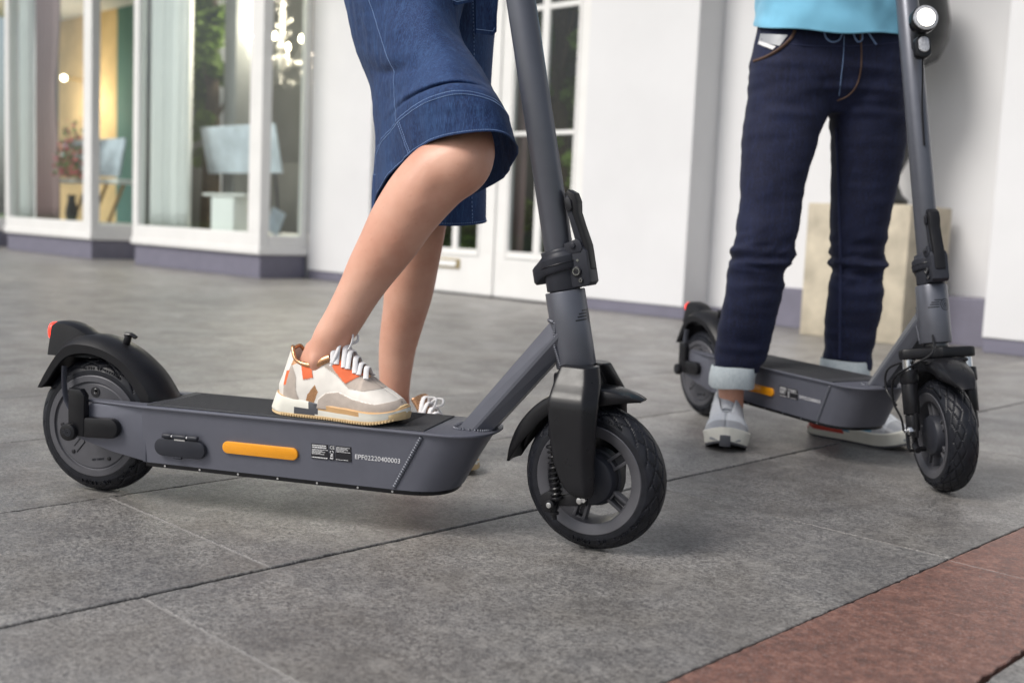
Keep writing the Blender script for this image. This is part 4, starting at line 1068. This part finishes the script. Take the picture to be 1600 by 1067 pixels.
        # tongue, collar lining, laces
        def tong():
            rings = []
            for k in range(21):
                t = k / 20; c = cat_rom([V3(.178, 0, .080), V3(.148, 0, .101), V3(.122, 0, .122), V3(.104, 0, .146), V3(.094, 0, .160)], t * 4); w = .018 + .012 * t
                rings.append([c + V3(.0045 * (1 - (2 * j / 12 - 1) ** 2) * 2, w * (2 * j / 12 - 1), -.004 * (2 * j / 12 - 1) ** 2 * 3) for j in range(13)])
            g = G(); g.loft(rings, False, closed=False); return g
        tn = part('tongue', tong, 's_copper', o, 50, 'wton')
        if not tn.modifiers: so_ = tn.modifiers.new('t', 'SOLIDIFY'); so_.thickness = .005; so_.offset = -1
        def coll():
            g = G(); pts = []
            for k in range(25):
                t = k / 24; x = .108 - .096 * sin(pi * t / 1) if 0 else None
            for sg in (1,):
                P_ = [(x, sgn * lerp_tab(UP_T, x)[0], lerp_tab(UP_H, x)[0] - .002) for sgn, xs in ((1, (.112, .10, .085, .07, .055, .04, .028, .016, .007)), (-1, (.007, .016, .028, .04, .055, .07, .085, .10, .112))) for x in xs]
                P_.insert(9, (.001, 0, .118)); P_ = [(a_ + max(0, 1 - a_ / .09) * .30 * max(0, c_ - .055), b_, c_) for a_, b_, c_ in P_]; pp = smooth_path(P_, 4); g.tube(pp, [.0036 + .0045 * min(1, max(0, (p.x - .05) / .05)) for p in pp], 10)
            return g
        part('collar', coll, 's_copper', o, 50, 'wcol')
        def lac():
            g = G(); rows = 7
            for k in range(rows):
                x = .180 - .0112 * k; wi = .0155 + .0010 * k; pts = []
                for j in range(15):
                    t = -1 + 2 * j / 14; y = t * (.0205 + .0011 * k); x2 = x + .005 * t * t + .002 * t * (1 if k % 2 else -1); h = bvh.ray_cast(V3(x2, y, .3), V3(0, 0, -1)); zs = h[0].z if h[0] is not None else 0
                    tz = cat_rom([V3(.178, 0, .080), V3(.148, 0, .101), V3(.122, 0, .122), V3(.104, 0, .146)], max(0, min(3, (.178 - x) / .025))).z + .008
                    z = tz + .0055 - .003 * t * t if abs(t) < .5 else (zs if zs > .03 else tz - .006)
                    pts.append(V3(x2, y, z + .0026))
                for _ in range(2): pts = [pts[0]] + [(pts[i - 1] + pts[i] * 2 + pts[i + 1]) / 4 for i in range(1, len(pts) - 1)] + [pts[-1]]
                g.tube(pts, .0050, 10, flat=.36, up=(0, 0, 1))
            # bow
            K = V3(.118, .004, .138)
            g.lathe([(0, .006), (.006, .004), (.0075, 0), (.006, -.004), (0, -.006)], K, (1, 0, 1), 10)
            for L_ in ([(.010, -.014, .004), (.008, -.028, -.020), (-.002, -.030, -.042), (-.009, -.024, -.034), (-.004, -.008, -.010), (0, 0, 0)], [(.012, .010, .012), (.026, .018, .012), (.030, .012, .0), (.014, .004, -.004), (0, 0, 0)], [(.010, -.010, .016), (.028, -.006, .016), (.034, -.016, .002), (.030, -.022, -.012)], [(.006, .018, -.006), (.014, .030, -.026), (.020, .032, -.040)]):
                g.tube(smooth_path([K] + [K + V3(*p) for p in L_], 8), .0033, 8, flat=.6)
            return g
        part('lace', lac, 'lace', o, 50, 'wlac')
        def eyel():
            g = G()
            for k in range(6):
                x = .176 - .0125 * k; w = .0165 + .0010 * k
                for sg in (1, -1):
                    h = bvh.ray_cast(V3(x, sg * w, .3), V3(0, 0, -1))
                    if h[0]: g.lathe([(0, .0018), (.002, .0016), (.0028, 0)], h[0] + V3(0, 0, .001), h[1], 8)
            return g
        part('eyelet', eyel, 'label', o, 50, 'weye')
    else:
        ST = [(a * 1.13, b * 1.16, c * 1.16) for a, b, c in SOLE_W]
        def upg():
            g = G(); v = []; f = []; mats = []
            for sd_ in shoe_upper(k=1.13, wk=1.13, hk=1.12, z0=.03, n=120, nc=30):
                o_ = len(v); nc = len(sd_[0]) - 1; v += [p for r in sd_ for p in r]
                for i in range(len(sd_) - 1):
                    for j in range(nc):
                        c = (sd_[i][j] + sd_[i + 1][j + 1]) / 2; m = 0; yy = abs(c.y)
                        if c.x > .232: m = 1
                        if yy > .028 and .10 < c.x < .19 and c.z < .064: m = 2
                        if c.x < .085 and c.z < .066: m = 3
                        f.append((o_ + i * (nc + 1) + j, o_ + i * (nc + 1) + j + 1, o_ + (i + 1) * (nc + 1) + j + 1, o_ + (i + 1) * (nc + 1) + j)); mats.append(m)
            g.add(v, f, mats); return g
        up = part('upper', upg, ['m_knit', 'm_mid', 'm_blue', 'm_red'], o, 50, 'mup')
        so_ = up.modifiers.new('t', 'SOLIDIFY'); so_.thickness = .004; so_.offset = -1
        def msl():
            g = sole_g(ST, .004, .040, .004, spring=.012, heelup=.006); g.m = [1 if (sum((g.v[i] for i in q), V3(0, 0, 0)) / len(q)).x < .11 and (sum((g.v[i] for i in q), V3(0, 0, 0)) / len(q)).z > .022 else 0 for q in g.f]; return g
        part('midsole', msl, ['s_sole', 'm_red'], o, 40, 'msole')
        part('outsole', lambda: sole_g([(a, b * .96, c * .96) for a, b, c in ST], .0, .0055, 0, spring=.012, heelup=.006), 's_slate', o, 40, 'mout')
        def cap():
            g = G(); rings = []
            for k in range(13):
                a = radians(-17 + 34 * k / 12); x = .2515 + .0535 * cos(a); y = .052 * sin(a) * .9
                rings.append([V3(x, y, .018), V3(x + .003, y, .028), V3(x + .001, y * .95, .045), V3(x - .008, y * .9, .050)])
            g.loft(rings, False, closed=False); return g
        part('toe_guard', cap, 's_slate', o, 50, 'mcap')
        def tong():
            rings = []
            for k in range(21):
                t = k / 20; c = cat_rom([V3(.215, 0, .078), V3(.175, 0, .094), V3(.145, 0, .116), V3(.125, 0, .140), V3(.118, 0, .158)], t * 4); w = .022 + .010 * t
                rings.append([c + V3(.009 * (1 - (2 * j / 12 - 1) ** 2), w * (2 * j / 12 - 1), -.012 * (2 * j / 12 - 1) ** 2) for j in range(13)])
            g = G(); g.loft(rings, False, closed=False)
            for t, w in ((.30, .024), (.62, .028)):
                pass
            return g
        tn = part('tongue', tong, 'm_knit', o, 50, 'mton'); so_ = tn.modifiers.new('t', 'SOLIDIFY'); so_.thickness = .006; so_.offset = -1
        def strap():
            g = G()
            for x, z, w, r in ((.130, .128, .036, .004), (.185, .092, .040, .004), (.20, .086, .041, .0035)):
                g.tube(smooth_path([(x - .02, -w - .002, z - .035), (x, -w * .75, z - .010), (x + .004, 0, z + .006), (x, w * .75, z - .010), (x - .02, w + .002, z - .035)], 5), r, 8, flat=.5)
            return g
        part('overlay', strap, 'm_knit', o, 50, 'mstrap')
        def coll():
            g = G(); P_ = [(.122, .024, .112), (.09, .030, .094), (.058, .031, .088), (.030, .029, .094), (.012, .018, .108), (.006, 0, .114), (.012, -.018, .108), (.030, -.027, .094), (.058, -.030, .088), (.09, -.029, .094), (.122, -.024, .112)]
            g.tube(smooth_path(P_, 6), .0075, 10); return g
        part('collar', coll, 'm_knit', o, 50, 'mcol')
    return o
def heading(deg): return Matrix.Rotation(radians(deg), 4, 'Z')
def sc1(x, z, off):      # point in the front scooter's frame, off = towards the viewer
    return Matrix.Translation((.18, 1.887, 0)) @ Matrix.Rotation(radians(-15.28), 4, 'Z') @ V3(x, -off, z)
def surf_path(bvh, pts, lift, up=None):
    out = []
    for x, y in pts:
        d = ray_px(x, y); h = bvh.ray_cast(CAMP, d)
        if h[0] is not None: out.append(h[0] - d * lift)
    return out
def densify(pts, k=10):
    P_ = smooth_path([(a, b, 0) for a, b in pts], k); return [(p.x, p.y) for p in P_]
def wrinkle(me, f):
    bm = bmesh.new(); bm.from_mesh(me); bm.normal_update()
    mv = [(v, v.normal * f(v.co, v.normal)) for v in bm.verts]
    for v, d in mv: v.co += d
    bm.to_mesh(me); bm.free(); return me

# ---- the woman (only what shows below the waist is built, up to a closed waist)
wm = root('person', 'woman in a blue denim skirt and copper trimmed sneakers, one foot on the front scooter', 'person', (-.22, 2.4, 0))
IW = Matrix.Translation((.22, -2.4, 0))
def tube_rings(g, P_, R_, flat=1.0, k=8, n=28):
    p = smooth_path(P_, k); r = [cat_rom([V3(a, 0, 0) for a in R_], i / k).x for i in range(len(p))]; g.tube(p, r, n)
g = G()
legR = [sc1(-.535, .245, .042), sc1(-.527, .285, .043), sc1(-.509, .333, .043), sc1(-.487, .372, .040), sc1(-.458, .428, .036), sc1(-.424, .489, .032), sc1(-.377, .568, .026), sc1(-.331, .626, .018), sc1(-.288, .659, .010), sc1(-.300, .705, -.035), sc1(-.40, .80, -.15), sc1(-.46, .93, -.22)]
tube_rings(g, legR, [.024, .030, .034, .036, .0395, .047, .0565, .0595, .055, .046, .048, .055])
g.tube([sc1(-.570, .238, .040), sc1(-.52, .238, .042), sc1(-.45, .235, .045), sc1(-.41, .225, .048)], [.020, .022, .020, .016], 20)
g.tube([sc1(-.541, .325, .043), sc1(-.555, .285, .043), sc1(-.565, .25, .042)], [.014, .018, .020], 16)
legL = [(-.246, 2.562, .045), (-.256, 2.556, .100), (-.265, 2.548, .16), (-.2600, 2.535, .2665), (-.2370, 2.51, .386), (-.213, 2.465, .502), (-.198, 2.440, .59), (-.190, 2.43, .70), (-.18, 2.40, .95)]
tube_rings(g, legL, [.024, .030, .0345, .043, .0535, .052, .050, .055, .06])
g.tube([V3(-.25, 2.565, .05), V3(-.20, 2.525, .048), V3(-.15, 2.48, .04)], [.022, .022, .018], 18)
g.tube([V3(-.18, 2.33, .92), V3(-.19, 2.33, 1.0), V3(-.19, 2.33, 1.04), V3(-.19, 2.33, 1.07)], [.07, .10, .11, .10], 28)
g.xf(IW)
bmesh_body = melt(g, .0055, 5)
kn = IW @ sc1(-.262, .665, .06); 
def bodyw(co, no):
    d = 0
    for c, r, a in ((kn, .03, .004), (IW @ sc1(-.530, .296, .076), .013, .006), (IW @ sc1(-.310, .600, .070), .022, -.004), (IW @ sc1(-.505, .315, .078), .022, -.002), (IW @ sc1(-.385, .500, .06), .055, .005), (IW @ sc1(-.450, .400, .07), .03, -.003), (IW @ sc1(-.262, .690, .055), .018, -.003), (IW @ V3(-.262, 2.50, .40), .04, .003)):
        q = (co - c).length / r; d += a * math.exp(-q * q)
    return d + .0012 * noise.noise(co * 16)
part('body', wrinkle(bmesh_body, bodyw), 'skin', wm, 180)
# skirt: two lofted cloths measured column by column (px, py, distance)
def grid_cloth(rows, nu, nv, wf, thick=.0022):
    P_ = [[at(*p) for p in r] for r in rows]; m = len(P_[0]); out = []
    for j in range(nv + 1):
        t = j / nv * (len(P_) - 1); col = [cat_rom([r[c] for r in P_], t) for c in range(m)]; ring = []
        for i in range(nu):
            u = i / nu * m; k = int(u); f = u - k; a, b, c, d = (col[(k - 1) % m], col[k], col[(k + 1) % m], col[(k + 2) % m])
            ring.append(.5 * ((2 * b) + (c - a) * f + (2 * a - 5 * b + 4 * c - d) * f * f + (3 * b - a - 3 * c + d) * f ** 3))
        out.append(ring)
    cs = [sum(r, V3(0, 0, 0)) / nu for r in out]
    res = []
    for j, r in enumerate(out):
        q = []
        for i, p in enumerate(r):
            n = (p - cs[j]); n.z = 0; n.normalize(); q.append(p + n * wf(j / nv, i / nu, p))
        res.append(q)
    return res
far_rows = [
 [(528, -110, 2.40), (556, -110, 2.24), (640, -110, 2.17), (715, -110, 2.20), (772, -110, 2.34), (745, -110, 2.50), (650, -110, 2.60), (560, -110, 2.54)],
 [(534, -60, 2.42), (562, -60, 2.26), (640, -60, 2.19), (715, -60, 2.21), (776, -60, 2.34), (745, -60, 2.52), (650, -60, 2.62), (565, -60, 2.56)],
 [(546, 0, 2.43), (575, 0, 2.27), (645, 0, 2.21), (718, 0, 2.22), (777, 0, 2.35), (750, 0, 2.54), (655, 0, 2.64), (575, 0, 2.57)],
 [(570, 85, 2.43), (598, 85, 2.29), (655, 85, 2.24), (722, 85, 2.24), (770, 88, 2.36), (745, 85, 2.55), (660, 85, 2.64), (592, 85, 2.57)],
 [(588, 180, 2.42), (612, 180, 2.31), (662, 180, 2.28), (724, 180, 2.27), (764, 180, 2.38), (740, 180, 2.56), (665, 180, 2.64), (602, 180, 2.57)],
 [(587, 260, 2.42), (612, 260, 2.32), (662, 260, 2.30), (722, 262, 2.28), (761, 262, 2.40), (738, 258, 2.57), (662, 255, 2.64), (600, 255, 2.57)],
 [(583, 332, 2.42), (610, 340, 2.33), (662, 350, 2.31), (722, 352, 2.29), (759, 345, 2.41), (735, 338, 2.57), (660, 335, 2.64), (598, 330, 2.57)]]
near_rows = [
 [(524, -110, 2.36), (556, -110, 2.20), (630, -110, 2.10), (700, -110, 2.10), (755, -110, 2.20), (768, -100, 2.32), (765, -100, 2.42), (730, -100, 2.50), (640, -100, 2.52), (555, -100, 2.48)],
 [(537, 0, 2.35), (566, 0, 2.20), (625, -8, 2.09), (672, -14, 2.08), (706, -8, 2.12), (722, 5, 2.18), (715, 25, 2.24), (690, 45, 2.30), (640, 55, 2.38), (570, 30, 2.40)],
 [(556, 78, 2.33), (580, 68, 2.17), (625, 48, 2.06), (672, 34, 2.04), (706, 42, 2.09), (722, 66, 2.16), (716, 92, 2.23), (692, 112, 2.30), (640, 120, 2.37), (585, 105, 2.38)],
 [(580, 135, 2.31), (598, 118, 2.14), (638, 96, 2.03), (694, 82, 1.99), (738, 92, 2.03), (757, 120, 2.09), (750, 150, 2.17), (725, 180, 2.25), (670, 200, 2.33), (605, 180, 2.35)],
 [(587, 200, 2.29), (603, 172, 2.12), (640, 142, 1.99), (702, 122, 1.92), (757, 132, 1.98), (779, 160, 2.04), (772, 190, 2.12), (748, 215, 2.20), (685, 245, 2.29), (618, 250, 2.33)],
 [(588, 250, 2.27), (608, 205, 2.10), (650, 165, 1.95), (710, 143, 1.89), (768, 155, 1.92), (792, 188, 2.02), (786, 216, 2.09), (764, 236, 2.18), (693, 278, 2.28), (624, 288, 2.32)],
 [(590, 318, 2.26), (624, 262, 2.07), (668, 223, 1.925), (728, 208, 1.880), (782, 209, 1.905), (807, 236, 2.00), (797, 260, 2.07), (772, 284, 2.16), (700, 318, 2.27), (630, 330, 2.31)]]
def wf_near(t, u, p):
    d = .0050 * noise.noise(p * 9) + .0024 * noise.noise(V3(p.x * 30, p.y * 30, p.z * 14)) + .0012 * noise.noise(p * 60)
    d += -.010 * math.exp(-((t - .735) / .022) ** 2) * math.exp(-((u - .27) / .09) ** 2)       # fold above the hem band
    d += .006 * math.exp(-((t - .69) / .03) ** 2) * math.exp(-((u - .27) / .12) ** 2)
    d += -.006 * math.exp(-((t - .50 - .5 * (u - .12)) / .03) ** 2) * math.exp(-((u - .14) / .06) ** 2) + .004 * math.exp(-((t - .42 - .6 * (u - .12)) / .05) ** 2) * math.exp(-((u - .16) / .08) ** 2)
    d += .0045 * sin(2 * pi * (u * 4.2 - t * 1.5)) * min(1, t * 3) * max(0, 1 - t / .8) + .004 * sin(2 * pi * (u * 3 + .1)) * max(0, (t - .85) / .15)
    if t > .835: d += .0028
    return d
def wf_far(t, u, p): return .004 * noise.noise(p * 9) + .0045 * sin(u * 2 * pi * 7 + 1) * max(0, t - .3) + (.001 if t > .86 else 0)
def cloth_part(name, rows, wf, label, nu=260, nv=220):
    R_ = grid_cloth(rows, nu, nv, wf); g = G(); g.loft(R_, False); g.xf(IW); return R_, g
Rn, gn = cloth_part('skirt_front', near_rows, wf_near, '')
Rf, gf = cloth_part('skirt_back', far_rows, wf_far, '')
sk1 = part('skirt', gn, 'skirt', wm, 60, label='front panel of the denim skirt draped over the raised knee')
sk2 = part('skirt', gf, 'skirt', wm, 60, label='straight back panel of the denim skirt behind the raised leg')
for s_ in (sk1, sk2): m_ = s_.modifiers.new('t', 'SOLIDIFY'); m_.thickness = .0018; m_.offset = 0
# seams and stitching laid on the cloth
def stitchline(g, R_, tf, u0, u1, lift=.0008, dash=True, rad=.00075, horizontal=True, N=150):
    nv = len(R_) - 1; nu = len(R_[0]); pts = []
    for k in range(N + 1):
        q = k / N
        if horizontal: u = u0 + (u1 - u0) * q; t = tf(u)
        else: t = u0 + (u1 - u0) * q; u = tf(t)
        j = t * nv; j0 = min(int(j), nv - 1); i = (u % 1) * nu; i0 = int(i) % nu; a = R_[j0][i0].lerp(R_[j0][(i0 + 1) % nu], i - int(i)); b = R_[j0 + 1][i0].lerp(R_[j0 + 1][(i0 + 1) % nu], i - int(i)); p = a.lerp(b, j - j0)
        c = sum(R_[j0], V3(0, 0, 0)) / nu; n = p - c; n.normalize(); pts.append(p + n * .0016)
    if dash:
        for k in range(0, N, 2): g.tube([pts[k], pts[k + 1]], rad, 5)
    else: g.tube(pts, rad, 6)
g = G()
stitchline(g, Rn, lambda u: .833, 0, 1, N=460, rad=.00085); stitchline(g, Rn, lambda u: .851, 0, 1, N=460, rad=.00085); stitchline(g, Rn, lambda u: .990, 0, 1, N=460, rad=.00075)
stitchline(g, Rn, lambda t: .105 + .04 * sin(t * 3), 0.0, .835, horizontal=False, rad=.0008, N=260)
stitchline(g, Rn, lambda t: .142, .85, .99, horizontal=False, N=30); stitchline(g, Rn, lambda t: .147, .85, .99, horizontal=False, N=30)
stitchline(g, Rf, lambda u: .86, 0, 1, N=260); stitchline(g, Rf, lambda u: .99, 0, 1, N=260)
stitchline(g, Rf, lambda t: .41, .3, .99, horizontal=False, N=120)
g.xf(IW); part('stitching', g, 'stitch', sk1, 40)
g = G(); stitchline(g, Rn, lambda u: .999, 0, 1, dash=False, rad=.0016, N=300); stitchline(g, Rf, lambda u: .999, 0, 1, dash=False, rad=.0016, N=300)
g.xf(IW); part('hem', g, 'skirt', sk1, 40)
# belt end hanging at the front
def tabr():
    P_ = [at(700, -60, 2.16), at(704, -20, 2.15), at(714, 0, 2.145)]; g = G()
    q = [at(742, -40, 2.19), at(778, -40, 2.22), at(776, 50, 2.23), at(770, 56, 2.23), at(744, 53, 2.19)]
    n = (q[1] - q[0]).cross(q[2] - q[0]).normalized() * .004
    g.loft([q, [p + n for p in q]], True)
    q = [at(690, -60, 2.12), at(752, -60, 2.14), at(750, -5, 2.15), at(735, 4, 2.14), at(712, 9, 2.125), at(702, 2, 2.12)]; g.loft([q, [p + n for p in q]], True)
    g.xf(IW); return g
part('belt_end', tabr, 'skirt', sk1, 30)
g = G()
for L in ([(744, 46, 2.186), (770, 49, 2.224), (773, 44, 2.226)], [(702, -2, 2.116), (714, 3, 2.12), (734, -1, 2.135), (748, -9, 2.146)]):
    g.tube([at(a, b, d - .003) for a, b, d in L], .0008, 5)
g.xf(IW); part('belt_stitching', g, 'stitch', sk1, 40)
# shoes
hS = -15.28 + 2
MR = IW @ Matrix.Translation(sc1(-.602, .1945, .040)) @ heading(-17.8) @ Matrix.Diagonal((.925, .97, 1.0, 1)) @ Matrix.Rotation(radians(0), 4, 'Y')
shoe('sneaker', wm, MR, 'w', 'cream and taupe sneaker resting on the front scooter deck', 'r')
hL = -43; dL = heading(hL) @ V3(1, 0, 0)
ML = IW @ Matrix.Translation(V3(-.276, 2.588, 0)) @ heading(-40)
shoe('sneaker', wm, ML, 'w', 'cream sneaker standing on the pavement behind the front scooter', 'l')

# ---- the man
mn = root('person', 'man in sky blue top and dark indigo jeans with pale cuffs, straddling the rear scooter', 'person', (.74, 3.0, 0))
IM = Matrix.Translation((-.74, -3.0, 0))
def ell(xl, xr, y, d, dep, n=40, e=.85, dy=0):
    a = at(xl, y, d); b = at(xr, y + dy, d); c = (a + b) / 2; w = (b - a).length / 2
    return [c + V3(w * math.copysign(abs(cos(2 * pi * k / n)) ** e, cos(2 * pi * k / n)), dep * math.copysign(abs(sin(2 * pi * k / n)) ** e, sin(2 * pi * k / n)), 0) for k in range(n)]
g = G()
RL = [(1200, 1300, 0, 3.0, .10), (1184, 1302, 60, 3.0, .110), (1172, 1301, 120, 2.99, .108), (1165, 1291, 175, 2.98, .10), (1161, 1276, 215, 2.965, .092), (1159, 1262, 262, 2.95, .085), (1157, 1254, 310, 2.935, .078), (1152, 1247, 355, 2.92, .074), (1144, 1237, 400, 2.915, .069), (1136, 1227, 432, 2.92, .065), (1130, 1219, 470, 2.925, .063), (1124, 1209, 510, 2.935, .060), (1119, 1198, 550, 2.945, .057), (1116, 1186, 582, 2.95, .055)]
LL = [(1290, 1395, 0, 3.0, .10), (1290, 1411, 60, 3.0, .110), (1294, 1414, 120, 3.0, .108), (1297, 1414, 175, 3.01, .10), (1301, 1413, 215, 3.02, .092), (1303, 1405, 262, 3.03, .085), (1302, 1396, 310, 3.04, .078), (1299, 1385, 360, 3.05, .072), (1298, 1382, 405, 3.06, .068), (1296, 1380, 440, 3.065, .066), (1293, 1376, 480, 3.07, .063), (1290, 1369, 520, 3.08, .060), (1287, 1360, 575, 3.09, .056)]
for T in (RL, LL):
    rows = [ell(a, b, y, d, dp) for a, b, y, d, dp in T]; g.loft(rows, True)
g.loft([ell(1196, 1400, 5, 3.0, .110), ell(1183, 1411, 60, 3.0, .124), ell(1172, 1414, 115, 3.0, .120), ell(1182, 1406, 150, 3.0, .10), ell(1250, 1345, 178, 3.0, .06)], True)
g.xf(IM); mj = melt(g, .0058, 4)
def pz(co):
    w = co + V3(.74, 3.0, 0); return w
def jw(co, no):
    w = co + V3(.74, 3.0, 0); d = 0; left = w.x > .86
    zk = (.55 + (372 - 408) / 590.) if not left else (.55 + (375 - 412) / 565.)
    k = math.exp(-((w.z - zk) / .055) ** 2)
    n1 = noise.noise(V3(w.x * 9, w.y * 9, w.z * 40)); n2 = noise.noise(V3(w.x * 5 + 3, w.y * 5, w.z * 75)); n3 = noise.noise(w * 7)
    amp = .0022 + .015 * k + .005 * math.exp(-((w.z - .24) / .07) ** 2) + .0055 * math.exp(-((w.z - .93) / .07) ** 2)
    fold = noise.noise(V3(w.x * 7 + w.z * 9, w.y * 6, w.z * 26 - w.x * 8))
    sm = noise.noise(V3(w.x * 4 + w.z * 3, w.y * 4, w.z * 9 - w.x * 5)); vert = noise.noise(V3(w.x * 22, w.y * 22, w.z * 4))
    d = amp * (n1 * .9 + n2 * .25 * (k + .1)) + .0045 * n3 + .0045 * sm + .0016 * vert + (.0015 + .012 * k) * (abs(fold) ** .8 * -1.2 + .4)
    return d
wrinkle(mj, jw)
jn = part('jeans', mj, 'jeans', mn, 180)
bj = BVHTree.FromPolygons([v.co + V3(.74, 3.0, 0) for v in mj.vertices], [tuple(p.vertices) for p in mj.polygons])
def lay(name, lines, mt, rad, lift, parent, base=IM, bvh=bj, flat=1.0):
    g = G()
    for L in lines:
        p = surf_path(bvh, densify(L, 8), lift)
        if len(p) > 2:
            for _ in range(3): p = [p[0]] + [(p[i - 1] + p[i] * 2 + p[i + 1]) / 4 for i in range(1, len(p) - 1)] + [p[-1]]
            g.tube(p, rad, 6, flat=flat)
    g.xf(base); return part(name, g, mt, parent, 60)
lay('pocket_piping', [[(1178, 96), (1200, 88), (1222, 74), (1236, 60), (1242, 48)]], 'stitch_brown', .0042, .0012, jn)
lay('fly_piping', [[(1344, 52), (1346, 80), (1345, 110), (1338, 135), (1325, 150), (1308, 158)]], 'stitch_brown', .0022, .0012, jn)
lay('fly_seam', [[(1319, 56), (1318, 85), (1315, 115), (1311, 150)]], 'stitch', .0010, .0008, jn)
lay('leg_seam', [[(1306, 200), (1309, 260), (1311, 330), (1313, 400), (1313, 470), (1312, 560)]], 'stitch_dark', .0040, .0010, jn)
lay('waist_seam', [[(1190, 62), (1240, 70), (1297, 73), (1360, 71), (1408, 66)]], 'stitch_dark', .0016, .0008, jn)
lay('drawstring', [[(1288, 50), (1291, 60), (1300, 66), (1311, 63), (1316, 53)], [(1333, 50), (1336, 60), (1341, 66), (1347, 62), (1347, 52)], [(1356, 50), (1362, 60), (1369, 70)]], 'stitch', .0024, .0020, jn)
def draped(q, lift, nx=10, ny=5):
    (a, b, c, d) = q; rows = []
    for j in range(ny + 1):
        v = j / ny; L = []
        for i in range(nx + 1):
            u = i / nx; x = (a[0] * (1 - u) + b[0] * u) * (1 - v) + (d[0] * (1 - u) + c[0] * u) * v; y = (a[1] * (1 - u) + b[1] * u) * (1 - v) + (d[1] * (1 - u) + c[1] * u) * v
            s_ = surf_path(bj, [(x, y)], lift); L.append(s_[0] if s_ else (L[-1] if L else at(x, y, 2.9)))
        rows.append(L)
    g = G(); g.loft(rows, False, closed=False); g.xf(IM); return g
part('pocket_label', draped([(1188, 53), (1231, 55), (1218, 72), (1185, 66)], .0028), 'm_mid', jn, 60, label='small glossy grey label on the coin pocket')
part('pocket_stripe', draped([(1186, 64), (1212, 73), (1207, 78), (1184, 69)], .0044), 'lace', jn, 60)
# cuffs
def cuff(T, g, flare):
    rows = []
    for xl, xr, y, d, dp in T: rows.append(ell(xl, xr, y, d, dp, 48))
    g.loft(rows, False)
g = G()
cuff([(1119, 1183, 580, 2.948, .050), (1115, 1183, 572, 2.948, .057), (1112, 1182, 574, 2.948, .0595), (1109, 1180, 588, 2.948, .061), (1107, 1178, 601, 2.948, .061), (1109, 1177, 604, 2.948, .059), (1112, 1175, 603, 2.948, .056), (1116, 1174, 590, 2.948, .052)], g, 0)
g2 = G(); cuff([(1288, 1358, 568, 3.09, .050), (1283, 1359, 562, 3.09, .060), (1282, 1358, 574, 3.09, .064), (1283, 1356, 590, 3.09, .062), (1288, 1353, 592, 3.09, .056), (1290, 1352, 580, 3.09, .05)], g2, 0)
for gg in (g, g2):
    for i, p in enumerate(gg.v): p += V3(.003 * noise.noise(p * 30), .003 * noise.noise(p * 30 + V3(5, 0, 0)), .004 * noise.noise(p * 16 + V3(0, 7, 0)))
    gg.xf(IM); c_ = part('cuff', gg, 'cuff', mn, 60)
# shirt with an uneven lower hem
g = G(); rows = []
for (xl, xr, y, d, dp) in ((1180, 1418, 46, 3.0, .150), (1182, 1416, 30, 3.0, .150), (1184, 1412, 0, 3.0, .148), (1185, 1409, -60, 3.0, .142), (1184, 1412, -140, 3.0, .138), (1176, 1422, -230, 3.0, .14), (1180, 1420, -300, 3.0, .13), (1230, 1370, -345, 3.0, .09)):
    rows.append(ell(xl, xr, y, d, dp, 120, .8))
NR = 60; rr = []
for j in range(NR + 1):
    t = j / NR * (len(rows) - 1); rr.append([cat_rom([r[k] for r in rows], t) for k in range(120)])
for j, r in enumerate(rr):
    for k, p in enumerate(r):
        w = p.copy(); f = noise.noise(V3(w.x * 5, w.y * 5, w.z * 24 + w.x * 9)); n_ = V3(p.x - .845, p.y - 3.0, 0).normalized() if (V3(p.x - .845, p.y - 3.0, 0)).length > 0 else V3(0, 0, 0)
        p += n_ * (.010 * f + .004 * noise.noise(w * 30)); p.z += (.003 * sin(w.x * 30) if j < 2 else 0) - max(0, 1 - j / 16) * max(-.15, min(.16, 3.0 - p.y)) / .15 * .034
g.loft(rr, False); g.add(rr[-1], [tuple(range(120))]); g.xf(IM)
sh_ = part('shirt', g, 'shirt', mn, 60); m_ = sh_.modifiers.new('t', 'SOLIDIFY'); m_.thickness = .003; m_.offset = -1
# ankles and shoes
g = G(); g.tube([at(1141, 640, 2.97), at(1142, 610, 2.96), at(1144, 580, 2.95), at(1148, 540, 2.94), at(1166, 480, 2.925), at(1192, 380, 2.92), at(1215, 262, 2.95), at(1240, 100, 3.0), at(1290, -20, 3.0), at(1290, -200, 3.0)], [.036, .034, .036, .038, .038, .04, .05, .06, .08, .10], 24)
g.tube([at(1322, 650, 3.14), at(1321, 600, 3.11), at(1322, 560, 3.09), at(1330, 460, 3.07), at(1350, 60, 3.0), at(1300, -60, 3.0)], [.034, .033, .036, .046, .08, .10], 24); g.xf(IM)
part('body', melt(g, .009, 3), 'skin', mn, 180)
shoe('sneaker', mn, IM @ Matrix.Translation(V3(.607, 3.085, 0)) @ heading(-101), 'm', 'pale grey sneaker pointing at the viewer in front of the rear scooter', 'mr')
shoe('sneaker', mn, IM @ Matrix.Translation(V3(.870, 3.130, 0)) @ heading(-44), 'm', 'pale grey sneaker partly hidden beneath the rear scooter deck', 'ml')
